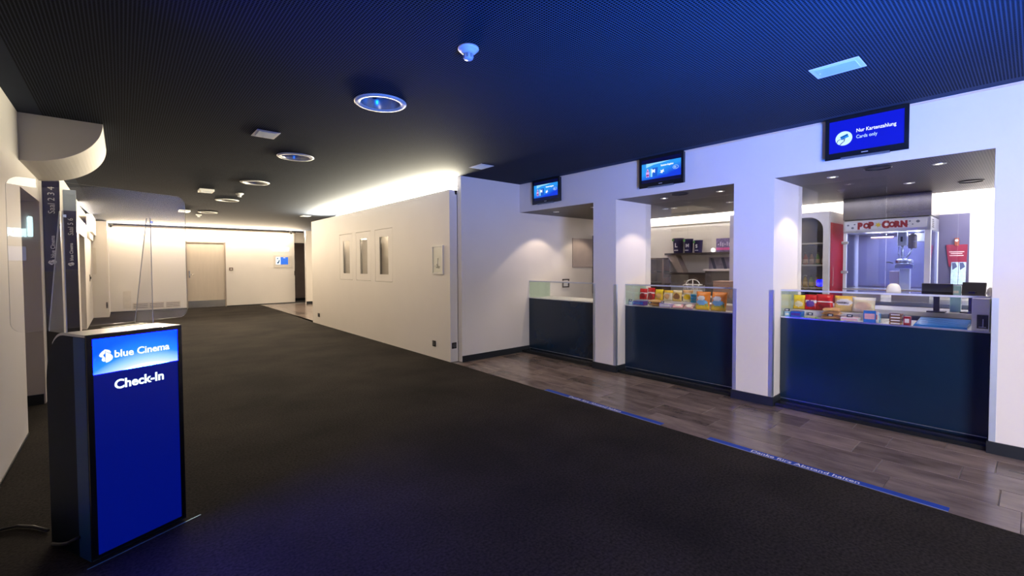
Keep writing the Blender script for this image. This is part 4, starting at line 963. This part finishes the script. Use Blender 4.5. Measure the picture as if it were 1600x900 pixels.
D0 = downlight(3.24); D0['label'] = 'round white-rimmed ceiling downlight, nearest and largest of the row'
for y, l in ((5.44, 'round ceiling downlight, second of the row down the lobby'), (7.49, 'round ceiling downlight, third of the row down the lobby'), (9.81, 'round ceiling downlight, fourth of the row down the lobby'), (12.3, 'round ceiling downlight, fifth and farthest of the row')):
    dup(D0, (1.5, y, H), l)
for o in [o for o in COL.objects if o.name.startswith('round_downlight')]: o['group'] = 'round ceiling downlights'
def detector(y):
    T = thing('smoke_detector', '', 'smoke detector', (1.505, y, H), 0, 'smoke detectors on the lobby ceiling')
    MB().lathe([(.058, -.0005), (.060, -.010), (.052, -.018), (.044, -.020), (.042, -.028), (.030, -.034), (.001, -.034)], (0, 0, 0), n=36).build('base', WHITEP, T, local=True)
    MB().lathe([(.026, -.0345), (.026, -.062), (.022, -.066), (.001, -.066)], (0, 0, 0), n=24).build('sensor_head', M('sensor_clear', (.62, .66, .70), .2), T, local=True)
    b = MB()
    for i in range(8):
        a = 2*PI*i/8; b.box((.0262*math.cos(a)-.003, .0262*math.sin(a)-.003, -.060), (.0262*math.cos(a)+.003, .0262*math.sin(a)+.003, -.040))
    b.build('vanes', M('vane_grey', (.30, .32, .36), .4), T, local=True)
    return T
S0 = detector(2.11); S0['label'] = 'white smoke detector on the near ceiling, largest of the three'
dup(S0, (1.525, 8.78, H), 'white smoke detector by the third and fourth downlights'); dup(S0, (1.4, 12.95, H), 'white smoke detector farthest down the lobby ceiling')
def emlight(x, y, drop, label):
    T = thing('emergency_light', label, 'emergency light', (x, y, H), 0, 'rectangular ceiling lights')
    MB().box((-.098, -.130, -drop), (.098, .130, -.0005)).build('frame', WHITEP, T, bevel=.003, local=True)
    MB().box((-.072, -.104, -drop-.003), (.072, .104, -drop-.0002)).build('diffuser', M('diffuser_blue', (.55, .66, .78), .3), T, local=True)
    MB().lathe([(.005, -drop-.0032), (.004, -drop-.006), (.001, -drop-.0065)], (0, .092, 0), n=10).build('indicator', M('indicator', (.8, .9, .85), .3), T, local=True)
emlight(3.42, .83, .006, 'flat rectangular ceiling light near the television with card notice')
emlight(1.037, 4.69, .006, 'flat rectangular ceiling light left of the second downlight')
emlight(1.045, 8.71, .035, 'box-shaped rectangular ceiling light near the far smoke detector')
emlight(1.055, 12.17, .035, 'box-shaped rectangular ceiling light farthest back on the left')
emlight(3.41, 4.52, .006, 'flat rectangular ceiling light above the end of the ticket block')
emlight(3.455, 11.80, .006, 'flat rectangular ceiling light at the far end of the ticket block')
# recessed spots over the counters
def spot(x, y, label, power, cone=100, on=True):
    T = thing('recessed_spot', label, 'spotlight', (x, y, CI), 0, 'recessed spots in the counter ceiling')
    MB().lathe([(.028, -.0005), (.045, -.0005), (.045, -.004), (.036, -.008), (.028, -.003)], (0, 0, 0), n=24, caps=False).build('trim_ring', STEELL, T, local=True)
    MB().lathe([(.027, -.0012), (.001, -.0016)], (0, 0, 0), n=20).build('lens', E('spot_lens', (1, .86, .68), 14), T, local=True)
    l = bpy.data.lights.new('spot_beam', 'SPOT'); l.energy = power; l.color = (1, .80, .60); l.spot_size = math.radians(cone); l.spot_blend = .22; l.shadow_soft_size = .02
    o = bpy.data.objects.new('spot_beam', l); COL.objects.link(o); o.location = (x, y, CI-.014); o.parent = None
    return T
for y, l in ((.514, 'recessed spot in the front row, right one over the popcorn-side case'), (1.233, 'recessed spot in the front row, left one over the popcorn-side case'), (2.267, 'recessed spot in the front row, right one over the middle case'), (2.946, 'recessed spot in the front row, left one over the middle case'), (4.03, 'recessed spot in the front row, right one over the niche counter'), (4.747, 'recessed spot in the front row, left one over the niche counter')):
    spot(4.99, y, l, 19)
for y, l in ((.83, 'recessed spot in the rear row before the popcorn hood'), (2.586, 'recessed spot in the rear row, right of the middle bay'), (3.36, 'recessed spot in the rear row, paired at the left of the middle bay'), (3.50, 'recessed spot in the rear row, outermost of the left pair'), (4.747, 'recessed spot in the rear row over the niche')):
    spot(5.955, y, l, 14)
def vent(x, y, label):
    T = thing('round_vent', label, 'vent', (x, y, CI), 0, 'round black vents in the counter ceiling')
    MB().lathe([(.085, -.0005), (.095, -.0005), (.095, -.006), (.085, -.009)], (0, 0, 0), n=28, caps=False).build('ring', BLACKP, T, local=True)
    MB().lathe([(.080, -.0008), (.060, -.004), (.001, -.004)], (0, 0, 0), n=24).build('cone', M('vent_dark', (.02, .018, .02), .5), T, local=True)
vent(4.80, .87, 'round black vent in the ceiling below the card notice television'); vent(4.80, 2.643, 'round black vent in the ceiling above the middle snack case'); vent(6.3, .42, 'round black vent in the ceiling right of the popcorn hood')

# ---- wall fittings
PF = thing('framed_print', 'slim white-framed pale print on the ticket block wall', 'picture', (XM, 5.575, 1.22))
ya, yb, za, zb = 5.428, 5.717, 1.220, 1.628
b = MB(); b.box((XM-.020, ya, za), (XM-.001, ya+.018, zb)); b.box((XM-.020, yb-.018, za), (XM-.001, yb, zb)); b.box((XM-.020, ya+.018, za), (XM-.001, yb-.018, za+.018)); b.box((XM-.020, ya+.018, zb-.018), (XM-.001, yb-.018, zb))
b.build('frame', M('frame_white', (.72, .70, .64), .4), PF); box('print', (XM-.010, ya+.018, za+.018), (XM-.002, yb-.018, zb-.018), M('print_paper', (.66, .66, .56), .4, noise=.06), PF)
poly3('sketch', [[(0, 0), (.10, -.01), (.12, .02), (.07, .03), (.065, .08), (.08, .14), (.055, .14), (.045, .05), (.02, .06), (.03, .02)], [(-.02, .02), (0, .015), (-.005, .04)]], M('sketch_grey', (.30, .31, .26), .6), PF, UY, UZ, (XM-.0105, yb-.09, za+.09))
def outlet(x, y, z, facing, label, w=.085):
    T = thing('wall_socket', label, 'socket', (x, y, z))
    if facing == 'x':
        box('plate', (x-.010, y-w/2, z), (x-.0005, y+w/2, z+.085), BLACKP, T, bevel=.003); MB().lathe([(.028, -.0105), (.030, -.0125), (.024, -.0125), (.022, -.0108), (.001, -.0106)], (x, y, z+.0425), n=20, axis='x').build('insert', DARKG, T)
    else:
        box('plate', (x-w/2, y-.010, z), (x+w/2, y-.0005, z+.085), BLACKP, T, bevel=.003); MB().lathe([(.028, -.0105), (.030, -.0125), (.024, -.0125), (.022, -.0108), (.001, -.0106)], (x, y, z+.0425), n=20, axis='y').build('insert', DARKG, T)
outlet(XM, 5.70, .166, 'x', 'black socket at the near foot of the ticket block wall'); outlet(XM, 10.80, .166, 'x', 'black socket at the far foot of the ticket block wall', .12); outlet(3.478, 5.27, .185, 'y', 'black socket on the narrow end of the ticket block', .075)
# rear wall: vent grilles, hatch, thermostat, cameras, illuminated sign
for i, x in enumerate((1.18, .78, .40)):
    G_ = thing('wall_vent', ['louvred vent in the rear wall, nearest the door', 'louvred vent in the rear wall, middle of three', 'louvred vent in the rear wall, farthest from the door'][i], 'vent', (x, YB, .07), 0, 'vents at the foot of the rear wall')
    box('plate', (x-.19, YB-.008, .065), (x+.19, YB-.0005, .265), M('vent_plate', (.66, .60, .53), .5), G_)
    for k in range(3): box('slot', (x-.165, YB-.0095, .105+k*.05), (x+.165, YB-.0083, .122+k*.05), M('slot_dark', (.05, .04, .04), .6), G_)
AH = MB().box((0, YB-.006, .10), (.178, YB-.0005, .62)).build('access_hatch', M('hatch_paint', (.70, .65, .58), .6), bevel=.002); tag(recenter(AH), 'flush access hatch low on the rear wall left of the door', 'hatch')
TH = thing('thermostat', 'small dark thermostat right of the rear door', 'thermostat', (2.76, YB, 1.20)); box('case', (2.705, YB-.022, 1.20), (2.815, YB-.0005, 1.30), M('thermo_brown', (.16, .11, .09), .4), TH, bevel=.003); box('display', (2.735, YB-.0235, 1.225), (2.785, YB-.0222, 1.27), M('thermo_pale', (.65, .6, .55), .4), TH)
def seccam(x, label):
    T = thing('security_camera', label, 'camera', (x, YB-.3, H), 0, 'security cameras over the rear wall')
    MB().lathe([(.05, -.0005), (.05, -.02), (.03, -.03)], (0, 0, 0), n=20).build('mount', WHITEP, T, local=True)
    MB().tube([(0, .03, -.06), (0, -.10, -.075)], .036, n=16).build('barrel', M('cam_grey', (.45, .44, .42), .4), T, local=True)
    MB().lathe([(.026, -.102), (.024, -.106), (.001, -.106)], (0, 0, -.0755), n=16, axis='y').build('lens', BLACKP, T, local=True)
    MB().tube([(0, 0, -.03), (0, 0, -.045)], .012).build('neck', WHITEP, T, local=True)
seccam(4.55, 'small security camera under the ceiling at the right of the rear wall'); seccam(-.22, 'small security camera under the ceiling at the left corner of the rear wall')
LITE = E('sign_glow', (.80, .92, 1), 4.5)
SG = thing('lit_wall_sign', 'glowing white bar and lettering high on the rear wall', 'sign', (4.35, YB, 1.85))
MB().box((4.06, YB-.04, 1.875), (4.125, YB-.002, 2.16)).build('light_bar', LITE, SG, bevel=.02)
text('lettering', 'REDUIT', .150, LITE, SG, (1, 0, 0), UZ, (4.17, YB-.012, 1.875), bold=.02, depth=.008, squeeze=.78)
SC = thing('info_screen', 'white information panel with blue display on the rear wall below the glowing sign', 'screen', (4.34, YB, 1.28))
box('panel', (4.06, YB-.012, 1.29), (4.66, YB-.001, 1.72), M('panel_pale', (.72, .67, .60), .5), SC)
box('display_white', (4.13, YB-.018, 1.40), (4.28, YB-.0125, 1.66), E('disp_white', (.75, .88, 1), 1.1), SC); box('display_blue', (4.285, YB-.018, 1.40), (4.53, YB-.0125, 1.66), E('disp_blue', (.01, .16, .80), .9), SC)
poly3('pictogram', [[(0, .0), (.04, .03), (.07, .10), (.09, .10), (.08, .03), (.06, -.02), (.02, -.05)], ell(.02, .14, .02, .025, 10)], E('disp_ink', (.01, .05, .14), .5), SC, (1, 0, 0), UZ, (4.165, YB-.0186, 1.47))
box('display_bar', (4.37, YB-.0192, 1.625), (4.44, YB-.0186, 1.645), E('disp_white2', (.8, .9, 1), 1.0), SC)
SWB = thing('door_switch', 'small black switch at the edge of the far right doorway', 'switch', (4.79, YB, 1.05)); box('plate', (4.735, YB-.02, 1.0), (4.749, YB-.0005, 1.16), BLACKP, SWB); box('key', (4.737, YB-.024, 1.05), (4.747, YB-.0205, 1.11), DARKG, SWB)

# ---- wayfinding blades on the left wall
BLN = M('blade_navy', (.010, .012, .075), .22, noise=.1); BLK = M('blade_dark', (.016, .015, .018), .3)
WPR = M('blade_white', (.78, .80, .86), .5)
def chev(name, T, O, s, flip):
    p = [(0, 0), (.035*s, .05*s), (0, .10*s), (.010*s, .10*s), (.047*s, .05*s), (.010*s, 0)]
    if flip: p = [(-x, y) for x, y in p]
    poly3(name, [p], WPR, T, (1, 0, 0), UZ, O)
def blade(y, x1, ztop, zsplit, head, txt, label, ztxt, size, zlogo, flip, sheen_top=None, zch=0):
    T = thing('wayfinding_blade', label, 'sign', ((XL+x1)/2, y, 0), 0, 'navy direction signs on the left wall')
    box('lower_panel', (XL+.001, y, .03), (x1, y+.06, zsplit), BLK, T); box('upper_panel', (XL+.001, y, zsplit+.0005), (x1, y+.06, ztop), BLN, T)
    box('foot', (XL+.001, y-.002, 0), (x1+.002, y+.062, .0295), STEEL, T)
    if sheen_top: box('sheen_top', (XL+.001, y, ztop+.0005), (x1, y+.06, sheen_top), M('sheen_pale', (.30, .36, .46), .25), T)  # pale reflection above the blade, painted as a panel
    xc = (XL+x1)/2
    text('lettering', txt, size, WPR, T, UZ, (-1, 0, 0), (xc+size*.36, y-.001, ztxt))
    chev('arrow', T, (xc-.02*(1 if not flip else -1), y-.0012, zch), size*10/1.0*.11, flip)
    text('lettering', 'blue Cinema', size*.62, WPR, T, UZ, (-1, 0, 0), (xc+size*.25, y-.001, zlogo+.075), bold=.02)
    poly3('emblem', [[(px*.055, py*.065) for px, py in pl] for pl in EMBL], WPR, T, UZ, (-1, 0, 0), (xc+.03, y-.001, zlogo))
blade(6.60, -.475, 2.24, 1.30, 0, 'Saal 2 3 4', 'nearer navy blade sign reading Saal 2 3 4 on the left wall', 1.895, .072, 1.37, False, None, 2.15)
blade(8.80, -.470, 2.13, 1.31, 0, 'Saal 5 6', 'farther navy blade sign reading Saal 5 6 on the left wall', 1.79, .078, 1.36, True, 2.42, 2.065)
# small fittings on the left far wall
LH = thing('wall_lever', 'small dark lever switch on the far left wall', 'switch', (XL, 14.9, 1.02)); box('plate', (XL+.0005, 14.86, 1.0), (XL+.012, 14.94, 1.16), M('lever_dark', (.10, .08, .07), .4), LH); box('lever', (XL+.0125, 14.88, 1.05), (XL+.03, 14.92, 1.11), BLACKP, LH)
LO = thing('corner_switch', 'small dark switch low on the far left box wall', 'switch', (-.33, 16.2, .24)); box('plate', (-.345, 16.185, .24), (-.31, 16.1995, .40), M('lever_dark', (.10, .08, .07), .4), LO); box('key', (-.34, 16.181, .29), (-.315, 16.1845, .35), BLACKP, LO)
PNL = MB().box((-.575, 16.192, 1.15), (-.515, 16.1995, 1.85)).build('wall_hatch', M('hatch_paint', (.70, .65, .58), .6), bevel=.002); tag(recenter(PNL), 'tall narrow flush hatch on the far left box wall', 'hatch')

# ---- blue floor tapes
def tape(y0, y1, label):
    yc = (y0+y1)/2; a = -math.atan(.0155)
    T = thing('floor_tape', label, 'floor tape', (edge_x(yc)+.006, yc, .0), a)
    MB().box((0, -(y1-y0)/2, .0006), (.062, (y1-y0)/2, .0016)).build('strip', M('tape_blue', (.004, .055, .40), .6, noise=.06, spec=.2), T, local=True)
    text('lettering', 'Danke fürs Abstand halten', .056, M('tape_white', (.80, .82, .85), .5), T, (0, -1, 0), (1, 0, 0), (.014, .36, .0016), bold=.01, depth=.0002, local=True, squeeze=1.06)
    MB().box((.0, -(y1-y0)/2, .0016), (.004, (y1-y0)/2, .0019)).build('edge_line', M('tape_edge', (.35, .45, .62), .3), T, local=True)
tape(2.025, 3.42, 'blue floor tape before the middle counter, farther of the two'); tape(.28, 1.625, 'blue floor tape before the popcorn-side counter, nearer of the two')

# ---- entrance wall behind the viewpoint with its sign and light line (seen mirrored in the acrylic screen)
box('wall_entrance', (2.9, -1.62, 0), (4.60, -1.545, 2.42), WALL, kind='structure')
LL = thing('light_line', 'bright linear lamp on the entrance wall behind the viewpoint, mirrored in the acrylic screen', 'lamp', (3.41, -1.52, 2.43))
box('housing', (2.9, -1.545, 2.421), (3.93, -1.515, 2.565), WHITEP, LL); box('diffuser', (2.91, -1.5148, 2.432), (3.92, -1.505, 2.555), E('line_glow', (1, .93, .80), 9), LL)
S2 = thing('entrance_sign', 'glowing bar and lettering on the entrance wall, mirrored in the acrylic screen', 'sign', (3.6, -1.545, 1.75))
EG = E('entrance_glow', (.62, .90, 1), 17)
MB().box((3.817, -1.544, 1.757), (3.868, -1.50, 2.035)).build('light_bar', EG, S2, bevel=.02)
text('lettering', 'REDUIT', .152, EG, S2, (-1, 0, 0), UZ, (3.800, -1.535, 1.757), bold=.02, depth=.008, squeeze=.70)
S3 = thing('entrance_screen', 'small pale blue display under the entrance sign behind the viewpoint', 'screen', (3.66, -1.545, 1.42))
box('frame', (3.55, -1.5445, 1.42), (3.80, -1.53, 1.64), DARKG, S3); box('display', (3.565, -1.5298, 1.435), (3.785, -1.526, 1.625), E('entrance_disp', (.45, .55, 1), 2.0), S3)
